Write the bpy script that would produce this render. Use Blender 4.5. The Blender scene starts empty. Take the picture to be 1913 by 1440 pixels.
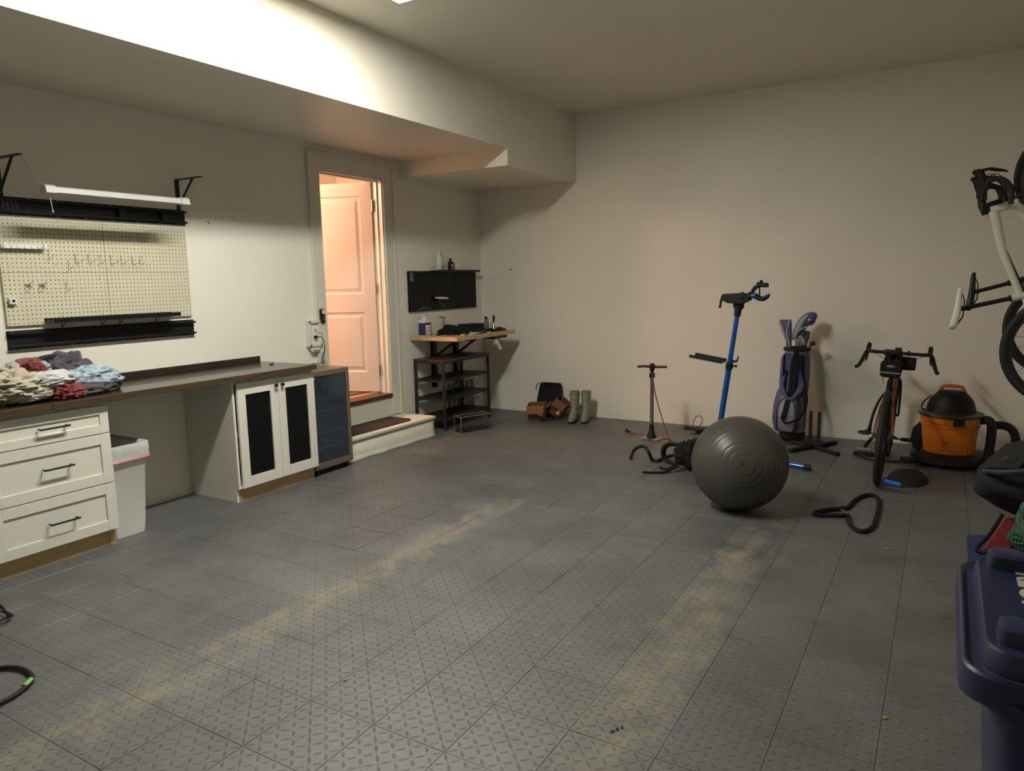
import bpy, bmesh, math, random
from mathutils import Vector, Matrix, noise
PI = math.pi
random.seed(7)
S = bpy.context.scene
COL = S.collection
# ------------------------------------------------------------------ camera
YAW, PITCH, ROLL, F = -0.539475, 0.14430593, -0.02034779, 1351.72
CH = 1.525
def cam_axes():
    f = Vector((math.sin(YAW)*math.cos(PITCH), math.cos(YAW)*math.cos(PITCH), -math.sin(PITCH)))
    r = Vector((math.cos(YAW), -math.sin(YAW), 0)); u = r.cross(f)
    c, s = math.cos(ROLL), math.sin(ROLL)
    return c*r+s*u, -s*r+c*u, f
CR, CU, CF = cam_axes()
CP = Vector((0, 0, CH))
cam = bpy.data.objects.new('camera', bpy.data.cameras.new('camera'))
COL.objects.link(cam)
cam.matrix_world = Matrix(((CR.x, CU.x, -CF.x, 0), (CR.y, CU.y, -CF.y, 0), (CR.z, CU.z, -CF.z, CH), (0, 0, 0, 1)))
cam.data.sensor_width = 36; cam.data.lens = F/1913*36; cam.data.clip_start = 0.05
S.camera = cam
def at(px, py, x=None, y=None, z=None):
    """point of a real plane (x=, y= or z=) seen at a pixel: used to measure where things stand"""
    d = CR*((px-956.5)/F) - CU*((py-720)/F) + CF
    if x is not None: t = x/d.x
    elif y is not None: t = y/d.y
    else: t = (z-CH)/d.z
    return CP+d*t
# ------------------------------------------------------------------ world, exposure, lamps
w = bpy.data.worlds.new('world'); S.world = w; w.use_nodes = True
w.node_tree.nodes['Background'].inputs[0].default_value = (0.5, 0.55, 0.6, 1)
w.node_tree.nodes['Background'].inputs[1].default_value = 0.02
S.view_settings.view_transform = 'Standard'; S.view_settings.look = 'None'
S.view_settings.gamma = 1; S.view_settings.exposure = 0.27; S.view_settings.use_curve_mapping = False
LENS_E = 118.0          # ceiling fixture lens, emission strength
LENS_C = (1.0, 0.975, 0.87)
HALL_W = 185.0          # hall ceiling lamp
HALL_C = (1.0, 0.57, 0.42)
# ------------------------------------------------------------------ helpers
def lin(c):
    c = c/255.0
    return c/12.92 if c <= 0.04045 else ((c+0.055)/1.055)**2.4
def L3(rgb): return (lin(rgb[0]), lin(rgb[1]), lin(rgb[2]), 1)
def mnode(nt, op, a, b=None, c=None, clamp=False):
    n = nt.nodes.new('ShaderNodeMath'); n.operation = op; n.use_clamp = clamp
    for i, v in enumerate((a, b, c)):
        if v is None: continue
        if isinstance(v, (int, float)): n.inputs[i].default_value = v
        else: nt.links.new(v, n.inputs[i])
    return n.outputs[0]
def mixc(nt, fac, a, b):
    n = nt.nodes.new('ShaderNodeMix'); n.data_type = 'RGBA'
    if isinstance(fac, (int, float)): n.inputs[0].default_value = fac
    else: nt.links.new(fac, n.inputs[0])
    for i, v in ((6, a), (7, b)):
        if isinstance(v, tuple): n.inputs[i].default_value = v
        else: nt.links.new(v, n.inputs[i])
    return n.outputs[2]
def noisen(nt, vec, scale, detail=3, rough=0.5):
    n = nt.nodes.new('ShaderNodeTexNoise'); n.inputs['Scale'].default_value = scale
    n.inputs['Detail'].default_value = detail; n.inputs['Roughness'].default_value = rough
    if vec is not None: nt.links.new(vec, n.inputs['Vector'])
    return n.outputs[0]
def mapping(nt, vec, scale=(1, 1, 1), rot=(0, 0, 0), loc=(0, 0, 0)):
    n = nt.nodes.new('ShaderNodeMapping'); n.inputs['Scale'].default_value = scale
    n.inputs['Rotation'].default_value = rot; n.inputs['Location'].default_value = loc
    nt.links.new(vec, n.inputs['Vector']); return n.outputs[0]
def bump(nt, h, strength, dist=0.001, normal=None):
    n = nt.nodes.new('ShaderNodeBump'); n.inputs['Strength'].default_value = strength
    n.inputs['Distance'].default_value = dist; nt.links.new(h, n.inputs['Height'])
    if normal is not None: nt.links.new(normal, n.inputs['Normal'])
    return n.outputs[0]
def ramp(nt, fac, a, b):
    return mnode(nt, 'SMOOTHSTEP' if False else 'MULTIPLY', mnode(nt, 'SUBTRACT', fac, a), 1.0/(b-a), clamp=True)
_M = {}
def mat(name, rgb, rough=0.5, metal=0.0, var=0.12, vscale=4.0, bmp=0.0, bscale=150.0, stretch=(1, 1, 1),
        rgb2=None, coat=0.0, trans=0.0, emit=None, estr=0.0, alpha=1.0, sheen=0.0, ior=1.45, spec=0.5):
    if name in _M: return _M[name]
    m = bpy.data.materials.new(name); m.use_nodes = True; nt = m.node_tree
    b = nt.nodes['Principled BSDF']; _M[name] = m
    b.inputs['Roughness'].default_value = rough; b.inputs['Metallic'].default_value = metal
    b.inputs['Coat Weight'].default_value = coat; b.inputs['Transmission Weight'].default_value = trans
    b.inputs['IOR'].default_value = ior; b.inputs['Sheen Weight'].default_value = sheen
    b.inputs['Specular IOR Level'].default_value = spec
    if emit: b.inputs['Emission Color'].default_value = (*emit, 1); b.inputs['Emission Strength'].default_value = estr
    tc = nt.nodes.new('ShaderNodeTexCoord'); v = mapping(nt, tc.outputs['Object'], stretch)
    c1 = L3(rgb); c2 = L3(rgb2) if rgb2 else tuple(x*(1-var*2) for x in c1[:3])+(1,)
    if var > 0 or rgb2:
        f = ramp(nt, noisen(nt, v, vscale, 4), 0.3, 0.7)
        nt.links.new(mixc(nt, f, c1, c2), b.inputs['Base Color'])
    else: b.inputs['Base Color'].default_value = c1
    if bmp > 0:
        nt.links.new(bump(nt, noisen(nt, v, bscale, 2), bmp, 0.002), b.inputs['Normal'])
    return m
class MB:
    def __init__(s): s.v = []; s.f = []; s.sm = []; s.mi = []; s.cur = 0
    def add(s, vs, fs, smooth=True):
        o = len(s.v); s.v += [Vector(p) for p in vs]
        for f in fs: s.f.append([i+o for i in f]); s.sm.append(smooth); s.mi.append(s.cur)
        return s
    def box(s, c, d, R=None):
        vs = []
        for dx in (-.5, .5):
            for dy in (-.5, .5):
                for dz in (-.5, .5):
                    p = Vector((dx*d[0], dy*d[1], dz*d[2]))
                    if R is not None: p = R @ p
                    vs.append(Vector(c)+p)
        return s.add(vs, [(0, 1, 3, 2), (4, 6, 7, 5), (0, 4, 5, 1), (2, 3, 7, 6), (0, 2, 6, 4), (1, 5, 7, 3)], False)
    def bx(s, x0, x1, y0, y1, z0, z1): return s.box(((x0+x1)/2, (y0+y1)/2, (z0+z1)/2), (abs(x1-x0), abs(y1-y0), abs(z1-z0)))
    def loft(s, rings, caps=True, closed=False, smooth=True):
        n = len(rings[0]); vs = [p for r in rings for p in r]; fs = []
        m = len(rings)
        for i in range(m if closed else m-1):
            j = (i+1) % m
            for k in range(n):
                l = (k+1) % n; fs.append((i*n+k, i*n+l, j*n+l, j*n+k))
        if caps and not closed: fs.append(tuple(range(n-1, -1, -1))); fs.append(tuple((m-1)*n+k for k in range(n)))
        return s.add(vs, fs, smooth)
    def tube(s, pts, r, n=8, closed=False, sub=0):
        pts = [Vector(p) for p in pts]
        if sub: pts = catmull(pts, sub, closed)
        rr = r if isinstance(r, (list, tuple)) else [r]*len(pts)
        if len(rr) != len(pts):
            rr = [rr[int(i*(len(rr)-1)/(len(pts)-1))] + (rr[min(len(rr)-1, int(i*(len(rr)-1)/(len(pts)-1))+1)]-rr[int(i*(len(rr)-1)/(len(pts)-1))])*((i*(len(rr)-1)/(len(pts)-1)) % 1) for i in range(len(pts))]
        rings = []; m = len(pts); up = None
        for i, p in enumerate(pts):
            if closed: t = pts[(i+1) % m]-pts[i-1]
            else: t = pts[min(i+1, m-1)]-pts[max(i-1, 0)]
            if t.length < 1e-9: t = Vector((0, 0, 1))
            t.normalize()
            if up is None: up = t.orthogonal().normalized()
            up = (up - t*up.dot(t))
            if up.length < 1e-6: up = t.orthogonal()
            up.normalize(); sd = t.cross(up)
            rings.append([p+(up*math.cos(a)+sd*math.sin(a))*rr[i] for a in [2*PI*k/n for k in range(n)]])
        return s.loft(rings, True, closed)
    def cyl(s, p0, p1, r, r1=None, n=16): return s.tube([p0, p1], [r, r if r1 is None else r1], n)
    def lathe(s, prof, c=(0, 0, 0), n=24, R=None, caps=True):
        rings = []
        for (r, z) in prof:
            ring = []
            for k in range(n):
                p = Vector((r*math.cos(2*PI*k/n), r*math.sin(2*PI*k/n), z))
                if R is not None: p = R @ p
                ring.append(p+Vector(c))
            rings.append(ring)
        return s.loft(rings, caps)
    def prism(s, poly, ax, a, b, smooth=False):
        """poly (u,v) extruded along axis ax from a to b; x:(u,v)=(y,z) y:(x,z) z:(x,y)"""
        def P(u, v, w): return {'x': (w, u, v), 'y': (u, w, v), 'z': (u, v, w)}[ax]
        n = len(poly); vs = [P(u, v, a) for u, v in poly]+[P(u, v, b) for u, v in poly]
        fs = [(k, (k+1) % n, n+(k+1) % n, n+k) for k in range(n)]+[tuple(range(n-1, -1, -1)), tuple(range(n, 2*n))]
        return s.add(vs, fs, smooth)
    def ball(s, c, r, nu=20, nv=12, fn=None, R=None):
        if isinstance(r, (int, float)): r = (r, r, r)
        rings = []
        for j in range(nv+1):
            th = PI*(j+0.02 if j == 0 else (j-0.02 if j == nv else j))/nv
            ring = []
            for k in range(nu):
                ph = 2*PI*k/nu
                d = Vector((math.sin(th)*math.cos(ph), math.sin(th)*math.sin(ph), math.cos(th)))
                q = Vector((d.x*r[0], d.y*r[1], d.z*r[2]))
                if fn: q = fn(d, q)
                if R is not None: q = R @ q
                ring.append(q+Vector(c))
            rings.append(ring)
        return s.loft(rings)
    def slot(s, i): s.cur = i; return s
    def build(s, name, m, parent=None, bevel=0.0, label=None, local=False, kind=None, seg=2, angle=35, sub=0):
        me = bpy.data.meshes.new(name); off = Vector((0, 0, 0))
        if parent is not None and not local: off = ORG.get(parent.name, Vector((0, 0, 0)))
        me.from_pydata([tuple(p-off) for p in s.v], [], s.f); me.validate(); me.update()
        for mm in (m if isinstance(m, (list, tuple)) else [m]): me.materials.append(mm)
        bm = bmesh.new(); bm.from_mesh(me); bmesh.ops.recalc_face_normals(bm, faces=bm.faces); bm.to_mesh(me); bm.free()
        if len(me.polygons) == len(s.sm):
            me.polygons.foreach_set('use_smooth', s.sm); me.polygons.foreach_set('material_index', s.mi)
            if any(s.sm): me.set_sharp_from_angle(angle=math.radians(angle))
        o = bpy.data.objects.new(name, me); COL.objects.link(o)
        if parent is not None: o.parent = parent; ORG[o.name] = off
        if bevel > 0:
            b = o.modifiers.new('bevel', 'BEVEL'); b.width = bevel; b.segments = seg; b.limit_method = 'ANGLE'; b.angle_limit = math.radians(40)
        if sub:
            b = o.modifiers.new('sub', 'SUBSURF'); b.levels = sub; b.render_levels = sub
        if label: o['label'] = label
        if kind: o['kind'] = kind
        return o
ORG = {}
def catmull(p, k, closed=False):
    out = []; n = len(p)
    for i in range(n if closed else n-1):
        if closed: a, b, c, d = p[i-1], p[i], p[(i+1) % n], p[(i+2) % n]
        else: a, b, c, d = p[max(i-1, 0)], p[i], p[i+1], p[min(i+2, n-1)]
        for j in range(k):
            t = j/k
            out.append(0.5*((2*b)+(c-a)*t+(2*a-5*b+4*c-d)*t*t+(3*b-a-3*c+d)*t**3))
    if not closed: out.append(p[-1])
    return out
def tag(o, label, cat, group=None, kind=None):
    o['label'] = label; o['category'] = cat
    if group: o['group'] = group
    if kind: o['kind'] = kind
    return o
def thing(name, loc, label, cat, group=None, rot=None):
    o = bpy.data.objects.new(name, None); COL.objects.link(o); o.empty_display_size = 0.1
    o.location = loc; ORG[o.name] = Vector(loc)
    if rot is not None: o.rotation_euler = rot
    return tag(o, label, cat, group)
def single(mb, name, m, base, label, cat, group=None, **k):
    """a one-mesh thing whose origin is at its base"""
    e = Vector(base); mb.v = [p-e for p in mb.v]
    o = mb.build(name, m, **k); o.location = e
    return tag(o, label, cat, group)
def rect(c, u, v, hu, hv, r=0.3, n=5):
    """rounded rectangle ring, corner radius fraction r"""
    pts = []; c = Vector(c); rr = min(hu, hv)*r
    for sx, sy, a0 in ((1, 1, 0), (-1, 1, 90), (-1, -1, 180), (1, -1, 270)):
        for k in range(n):
            a = math.radians(a0+90*k/(n-1))
            pts.append(c+u*(sx*(hu-rr)+rr*math.cos(a))+v*(sy*(hv-rr)+rr*math.sin(a)))
    return pts
def ell(c, u, v, hu, hv, n=20):
    c = Vector(c); return [c+u*hu*math.cos(2*PI*k/n)+v*hv*math.sin(2*PI*k/n) for k in range(n)]
X, Y, Z = Vector((1, 0, 0)), Vector((0, 1, 0)), Vector((0, 0, 1))
def text(s, size, depth, m, name, parent, M4, label=None):
    cu = bpy.data.curves.new(name, 'FONT'); cu.body = s; cu.size = size; cu.extrude = depth
    cu.align_x = 'CENTER'; cu.align_y = 'CENTER'; cu.offset = size*0.025
    t = bpy.data.objects.new(name, cu); COL.objects.link(t)
    dg = bpy.context.evaluated_depsgraph_get(); me = bpy.data.meshes.new_from_object(t.evaluated_get(dg))
    bpy.data.objects.remove(t); me.name = name; me.materials.clear(); me.materials.append(m)
    me.transform(Matrix.Translation(-ORG.get(parent.name, Vector())) @ M4)
    o = bpy.data.objects.new(name, me); COL.objects.link(o); o.parent = parent; ORG[o.name] = ORG.get(parent.name, Vector())
    if label: o['label'] = label
    return o
XW, YW, ZC, XR, YB = -4.753, 7.276, 3.25, 1.08, -2.0
# ------------------------------------------------------------------ materials
def wall_mat(name, rgb, rough=0.5):
    m = mat(name, rgb, rough, var=0.03, vscale=1.2); nt = m.node_tree; b = nt.nodes['Principled BSDF']
    g = nt.nodes.new('ShaderNodeNewGeometry')
    h = noisen(nt, g.outputs['Position'], 90, 3)
    h2 = noisen(nt, g.outputs['Position'], 3.0, 2)
    s = mnode(nt, 'ADD', h, mnode(nt, 'MULTIPLY', h2, 3.0))
    nt.links.new(bump(nt, s, 0.12, 0.003), b.inputs['Normal']); return m
m_wall = wall_mat('cream_wall_paint', (232, 228, 216), 0.5)
m_ceil = wall_mat('ceiling_paint', (230, 225, 211), 0.42)
m_trim = mat('white_trim_paint', (214, 212, 198), 0.35, var=0.03)
m_step = mat('painted_step', (214, 212, 196), 0.5, var=0.05, vscale=6, bmp=0.25, bscale=25)
m_cab = mat('white_cabinet_lacquer', (222, 220, 208), 0.38, var=0.02)
m_cabside = mat('cabinet_side_panel', (226, 221, 208), 0.45, var=0.03)
m_toe = mat('raw_plywood_kick', (196, 166, 120), 0.6, var=0.15, vscale=3, stretch=(1, 1, 8))
m_black = mat('black_powder_coat', (26, 27, 30), 0.38, var=0.1, spec=0.4)
m_blackm = mat('matte_black_plastic', (22, 22, 23), 0.6, var=0.1)
m_rubber = mat('black_rubber', (20, 20, 19), 0.75, var=0.15, vscale=30, bmp=0.3, bscale=120)
m_fabk = mat('black_nylon_fabric', (15, 15, 17), 0.85, var=0.25, vscale=12, bmp=0.5, bscale=60)
m_steel = mat('brushed_steel', (170, 168, 160), 0.3, 1.0, var=0.08)
m_dsteel = mat('dark_stainless', (134, 120, 106), 0.36, 0.45, var=0.06, stretch=(1, 1, 20))
m_screw = mat('screw_metal', (190, 188, 178), 0.35, 1.0, var=0)
m_red = mat('red_rubber_hose', (150, 52, 40), 0.5, var=0.05)
m_white = mat('white_plastic', (222, 220, 214), 0.4, var=0.02)
m_clear = mat('clear_acrylic', (245, 248, 246), 0.04, trans=1.0, var=0, ior=1.2)
def wood(name, a, b, rough, scale=(1, 12, 12), ws=2.0, coat=0.0):
    m = mat(name, a, rough, rgb2=b, vscale=ws, stretch=scale, bmp=0.1, bscale=8, coat=coat); return m
m_counter = wood('dark_stained_planks', (58, 48, 40), (40, 34, 29), 0.27, (14, 1.2, 14), 3.0, 0.3)
m_edge = wood('counter_edge_wood', (86, 68, 50), (60, 47, 35), 0.4, (14, 1.5, 30), 4.0)
m_bamboo = wood('bamboo_butcher_block', (206, 176, 130), (184, 150, 104), 0.45, (20, 2, 20), 3.0)
m_hallfloor = wood('hall_oak_floor', (214, 160, 112), (190, 136, 90), 0.35, (2, 14, 2), 2.0)
m_thresh = wood('dark_threshold', (88, 50, 32), (66, 38, 26), 0.35, (14, 2, 14), 3.0)

def floor_material():
    m = bpy.data.materials.new('grey_diamond_tread_vinyl'); m.use_nodes = True; nt = m.node_tree
    b = nt.nodes['Principled BSDF']; g = nt.nodes.new('ShaderNodeNewGeometry'); P = g.outputs['Position']
    sp = nt.nodes.new('ShaderNodeSeparateXYZ'); nt.links.new(P, sp.inputs[0]); x, y = sp.outputs[0], sp.outputs[1]
    p = 0.0381
    gx = mnode(nt, 'DIVIDE', mnode(nt, 'ADD', x, 2.547), p); gy = mnode(nt, 'DIVIDE', mnode(nt, 'SUBTRACT', y, 1.130), p)
    ix = mnode(nt, 'FLOOR', gx); iy = mnode(nt, 'FLOOR', gy)
    par = mnode(nt, 'MULTIPLY', mnode(nt, 'FRACT', mnode(nt, 'MULTIPLY', mnode(nt, 'ADD', ix, iy), 0.5)), 2.0)
    fx = mnode(nt, 'SUBTRACT', mnode(nt, 'SUBTRACT', gx, ix), 0.5); fy = mnode(nt, 'SUBTRACT', mnode(nt, 'SUBTRACT', gy, iy), 0.5)
    u = mnode(nt, 'MULTIPLY', mnode(nt, 'ADD', fx, fy), 0.7071); v = mnode(nt, 'MULTIPLY', mnode(nt, 'SUBTRACT', fx, fy), 0.7071)
    du = mnode(nt, 'SUBTRACT', v, u)
    a = mnode(nt, 'ABSOLUTE', mnode(nt, 'ADD', u, mnode(nt, 'MULTIPLY', du, par)))
    c = mnode(nt, 'ABSOLUTE', mnode(nt, 'SUBTRACT', v, mnode(nt, 'MULTIPLY', du, par)))
    d = mnode(nt, 'ADD', mnode(nt, 'DIVIDE', c, 0.125), mnode(nt, 'POWER', mnode(nt, 'DIVIDE', a, 0.40), 2.0))
    tread = mnode(nt, 'MULTIPLY', mnode(nt, 'SUBTRACT', 1.0, d), 2.2, clamp=True)
    # faint moulded ribs on the tile diagonals
    T = 8.0
    r1 = mnode(nt, 'ABSOLUTE', mnode(nt, 'SUBTRACT', mnode(nt, 'FRACT', mnode(nt, 'DIVIDE', mnode(nt, 'ADD', gx, gy), T)), 0.5))
    r2 = mnode(nt, 'ABSOLUTE', mnode(nt, 'SUBTRACT', mnode(nt, 'FRACT', mnode(nt, 'DIVIDE', mnode(nt, 'SUBTRACT', gx, gy), T)), 0.5))
    rib = mnode(nt, 'MAXIMUM', ramp(nt, r1, 0.488, 0.497), ramp(nt, r2, 0.488, 0.497))
    fine = noisen(nt, mapping(nt, P, (60, 260, 1), (0, 0, 0.5)), 1.0, 2)
    sc = noisen(nt, mapping(nt, P, (14, 50, 1), (0, 0, -0.5)), 1.0, 3, 0.65)
    h = mnode(nt, 'ADD', tread, mnode(nt, 'ADD', mnode(nt, 'MULTIPLY', rib, 0.15), mnode(nt, 'MULTIPLY', fine, 0.12)))
    warp = noisen(nt, mapping(nt, P, (1, 1, 1)), 5.0, 1)
    bn = bump(nt, mnode(nt, 'ADD', h, mnode(nt, 'MULTIPLY', warp, 0.9)), 1.0, 0.0036)
    nt.links.new(bn, b.inputs['Normal'])
    base = mixc(nt, ramp(nt, noisen(nt, P, 2.2, 5, 0.6), 0.35, 0.7), L3((96, 97, 98)), L3((72, 73, 74)))
    wn = nt.nodes.new('ShaderNodeTexWhiteNoise'); wn.noise_dimensions = '2D'; cb = nt.nodes.new('ShaderNodeCombineXYZ')
    nt.links.new(mnode(nt, 'FLOOR', mnode(nt, 'DIVIDE', gx, 8.0)), cb.inputs[0]); nt.links.new(mnode(nt, 'FLOOR', mnode(nt, 'DIVIDE', gy, 8.0)), cb.inputs[1]); nt.links.new(cb.outputs[0], wn.inputs[0])
    base = mixc(nt, mnode(nt, 'MULTIPLY', wn.outputs[0], 0.38), base, L3((62, 62, 64)))
    sm_ = noisen(nt, mapping(nt, P, (1.0, 1.6, 1), (0, 0, -0.6), (5, 2, 0)), 4.0, 6, 0.7)
    base = mixc(nt, mnode(nt, 'MULTIPLY', ramp(nt, sm_, 0.52, 0.66), 0.5), base, L3((52, 51, 50)))
    base = mixc(nt, mnode(nt, 'MULTIPLY', ramp(nt, sc, 0.52, 0.72), 0.35), base, L3((116, 112, 104)))
    dn = noisen(nt, mapping(nt, P, (1.3, 0.8, 1), (0, 0, 0.2)), 7.0, 6, 0.72)
    dn2 = noisen(nt, mapping(nt, P, (3.2, 1.0, 1), (0, 0, 0.3), (3, 1, 0)), 5.0, 5, 0.7)
    def band(x0, wd, ya, yb, fade):
        k = mnode(nt, 'DIVIDE', mnode(nt, 'SUBTRACT', x, x0), wd)
        e = mnode(nt, 'EXPONENT', mnode(nt, 'MULTIPLY', mnode(nt, 'MULTIPLY', k, k), -1.0))
        return mnode(nt, 'MULTIPLY', e, mnode(nt, 'MULTIPLY', ramp(nt, y, ya, ya+fade), mnode(nt, 'SUBTRACT', 1.0, ramp(nt, y, yb-fade, yb))))
    dirt = mnode(nt, 'MAXIMUM', band(-2.53, 0.15, 0.3, 4.6, 0.6), band(-0.88, 0.20, 1.3, 4.75, 0.7))
    dirt = ramp(nt, mnode(nt, 'ADD', dirt, mnode(nt, 'MULTIPLY', mnode(nt, 'SUBTRACT', dn, 0.55), 4.2)), 0.30, 1.30)
    base = mixc(nt, mnode(nt, 'MULTIPLY', dirt, 0.62), base, L3((146, 134, 106)))
    dark = mnode(nt, 'MULTIPLY', dirt, ramp(nt, dn2, 0.58, 0.72))
    base = mixc(nt, mnode(nt, 'MULTIPLY', dark, 0.7), base, L3((62, 54, 44)))
    nt.links.new(base, b.inputs['Base Color'])
    rg = mnode(nt, 'ADD', 0.50, mnode(nt, 'ADD', mnode(nt, 'MULTIPLY', dirt, 0.3), mnode(nt, 'MULTIPLY', noisen(nt, P, 7, 3), 0.12)))
    nt.links.new(rg, b.inputs['Roughness']); b.inputs['Specular IOR Level'].default_value = 0.9; b.inputs['Coat Weight'].default_value = 0.5; b.inputs['Coat Roughness'].default_value = 0.52
    nt.links.new(bn, b.inputs['Coat Normal'])
    return m
m_floor = floor_material()
m_slab = mat('dark_concrete', (34, 32, 30), 0.9, var=0.2)
# ------------------------------------------------------------------ the room shell
def structure(o): o['kind'] = 'structure'; return o
OY0, OY1, OZ0, OZ1 = 4.715, 5.56, 0.42, 2.52       # doorway
WT = 0.14
b = MB()
b.bx(XW-WT, XW, YB-0.1, OY0, -0.05, ZC); b.bx(XW-WT, XW, OY1, YW+0.1, -0.05, ZC)
b.bx(XW-WT, XW, OY0, OY1, OZ1, ZC); b.bx(XW-WT, XW, OY0, OY1, -0.05, OZ0)
structure(b.build('wall_left', m_wall))
structure(MB().bx(XW, XR+0.1, YW, YW+0.12, -0.05, ZC).build('wall_back', m_wall))
structure(MB().bx(XR, XR+0.1, YB-0.1, YW, -0.05, ZC).build('wall_right', m_wall))
structure(MB().bx(XW, XR, YB-0.12, YB, -0.05, ZC).build('wall_front', m_wall))
ceil = structure(MB().bx(XW-WT, XR+0.1, YB-0.12, YW+0.12, ZC, ZC+0.1).build('ceiling', m_ceil))
MB().bx(XW, -3.495, YB, 5.842, 2.715, ZC).build('soffit', m_ceil, ceil)
MB().bx(XW, -3.495, 5.842, YW, 2.562, ZC).build('soffit', m_ceil, ceil, label='lower end of the soffit against the back wall')
floor = structure(MB().bx(XW, XR, YB, YW, -0.08, -0.0135).build('floor', m_slab))
# interlocking tiles, 305 mm
T = 0.3048; TX0, TY0 = -2.547, 1.130; g2 = 0.0007
def proj(p):
    d = Vector(p)-CP; z = d.dot(CF)
    if z < 0.1: return None
    return (956.5+F*d.dot(CR)/z, 720-F*d.dot(CU)/z, z)
def tile_mesh(hx, hy):
    e = 0.0010; zt = 0.0; zb = -0.012
    mb = MB()
    vs = [(-hx, -hy, zb), (hx, -hy, zb), (hx, hy, zb), (-hx, hy, zb), (-hx, -hy, zt-e), (hx, -hy, zt-e), (hx, hy, zt-e), (-hx, hy, zt-e),
          (-hx+e, -hy+e, zt), (hx-e, -hy+e, zt), (hx-e, hy-e, zt), (-hx+e, hy-e, zt)]
    fs = [(0, 1, 5, 4), (1, 2, 6, 5), (2, 3, 7, 6), (3, 0, 4, 7), (4, 5, 9, 8), (5, 6, 10, 9), (6, 7, 11, 10), (7, 4, 8, 11), (8, 9, 10, 11)]
    mb.add(vs, fs, False); return mb
full = tile_mesh(T/2-g2, T/2-g2)
tiles = []
i0 = math.floor((XW-TX0)/T); i1 = math.ceil((XR-TX0)/T); j0 = math.floor((YB-TY0)/T); j1 = math.ceil((YW-TY0)/T)
for i in range(i0, i1):
    for j in range(j0, j1):
        xa, xb = max(TX0+i*T, XW+0.004), min(TX0+(i+1)*T, XR-0.004); ya, yb = max(TY0+j*T, YB+0.004), min(TY0+(j+1)*T, YW-0.006)
        if xb-xa < 0.02 or yb-ya < 0.02: continue
        cx, cy = (xa+xb)/2, (ya+yb)/2
        ps = [proj((u, v, 0)) for u in (xa, cx, xb) for v in (ya, cy, yb)]
        vis = any(q and -5 < q[0] < 1918 and -5 < q[1] < 1445 for q in ps)
        if cx < -4.25 and (cy < 2.5 or 3.2 < cy < 5.7): vis = False
        isfull = abs(xb-xa-T) < 1e-6 and abs(yb-ya-T) < 1e-6
        q = proj((cx, cy, 0)); tiles.append((0 if vis else 1, q[2] if q else 99, xa, xb, ya, yb, isfull))
tiles.sort(); fm = None; rest = MB()
for n, (nv, dep, xa, xb, ya, yb, isfull) in enumerate(tiles):
    cx, cy = (xa+xb)/2, (ya+yb)/2; rx, ry = random.gauss(0, 0.0022), random.gauss(0, 0.0022)
    if n < 300 and not nv:
        if isfull:
            if fm is None: o = full.build('tile', m_floor, floor, local=True); fm = o.data
            else: o = bpy.data.objects.new('tile', fm); COL.objects.link(o); o.parent = floor
        else: o = tile_mesh((xb-xa)/2-g2, (yb-ya)/2-g2).build('tile', m_floor, floor, local=True)
        o.location = (cx, cy, 0); o.rotation_euler = (rx, ry, 0)
    else:
        t = tile_mesh((xb-xa)/2-g2, (yb-ya)/2-g2); rest.add([p+Vector((cx, cy, p.y*rx-p.x*ry)) for p in t.v], t.f, False)
rest.build('tiles', m_floor, floor, kind='stuff')
# ------------------------------------------------------------------ doorway, casing, door, hall
tr = structure(bpy.data.objects.new('trim_1', None)); COL.objects.link(tr); tr['label'] = 'wide white casing around the raised doorway'
def casing(y0, y1, z0, z1, t=0.022): return MB().bx(XW+0.0005, XW+t, y0, y1, z0, z1)
casing(4.589, OY0+0.004, 0.21, OZ1).build('casing', m_trim, tr, 0.003); casing(OY1-0.004, 5.69, 0.21, OZ1).build('casing', m_trim, tr, 0.003)
casing(4.589, 5.69, OZ1, 2.655).build('casing', m_trim, tr, 0.003)
MB().bx(XW+0.0005, XW+0.034, 4.583, 4.603, 0.2, 2.66).bx(XW+0.0005, XW+0.034, 5.678, 5.698, 0.2, 2.66).bx(XW+0.0005, XW+0.034, 4.6, 5.68, 2.645, 2.665).build('backband', m_trim, tr, 0.004)
MB().bx(XW+0.0005, XW+0.014, OY0+0.004, OY1-0.004, 0.2, 0.385).build('riser_panel', m_trim, tr)
jm = MB(); jx0 = XW-WT-0.01
jm.bx(jx0, XW+0.006, OY0, OY0+0.018, OZ0, OZ1); jm.bx(jx0, XW+0.006, OY1-0.018, OY1, OZ0, OZ1); jm.bx(jx0, XW+0.006, OY0, OY1, OZ1-0.018, OZ1)
jm.bx(XW-0.06, XW-0.045, OY1-0.032, OY1-0.018, OZ0, OZ1-0.018); jm.bx(XW-0.06, XW-0.045, OY0+0.018, OY0+0.032, OZ0, OZ1-0.018); jm.bx(XW-0.06, XW-0.045, OY0+0.018, OY1-0.018, OZ1-0.032, OZ1-0.018)
jm.build('jamb', m_trim, tr, 0.001)
MB().bx(jx0, XW+0.03, OY0+0.002, OY1-0.002, 0.388, 0.428).build('threshold', m_thresh, tr, 0.006)
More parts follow.
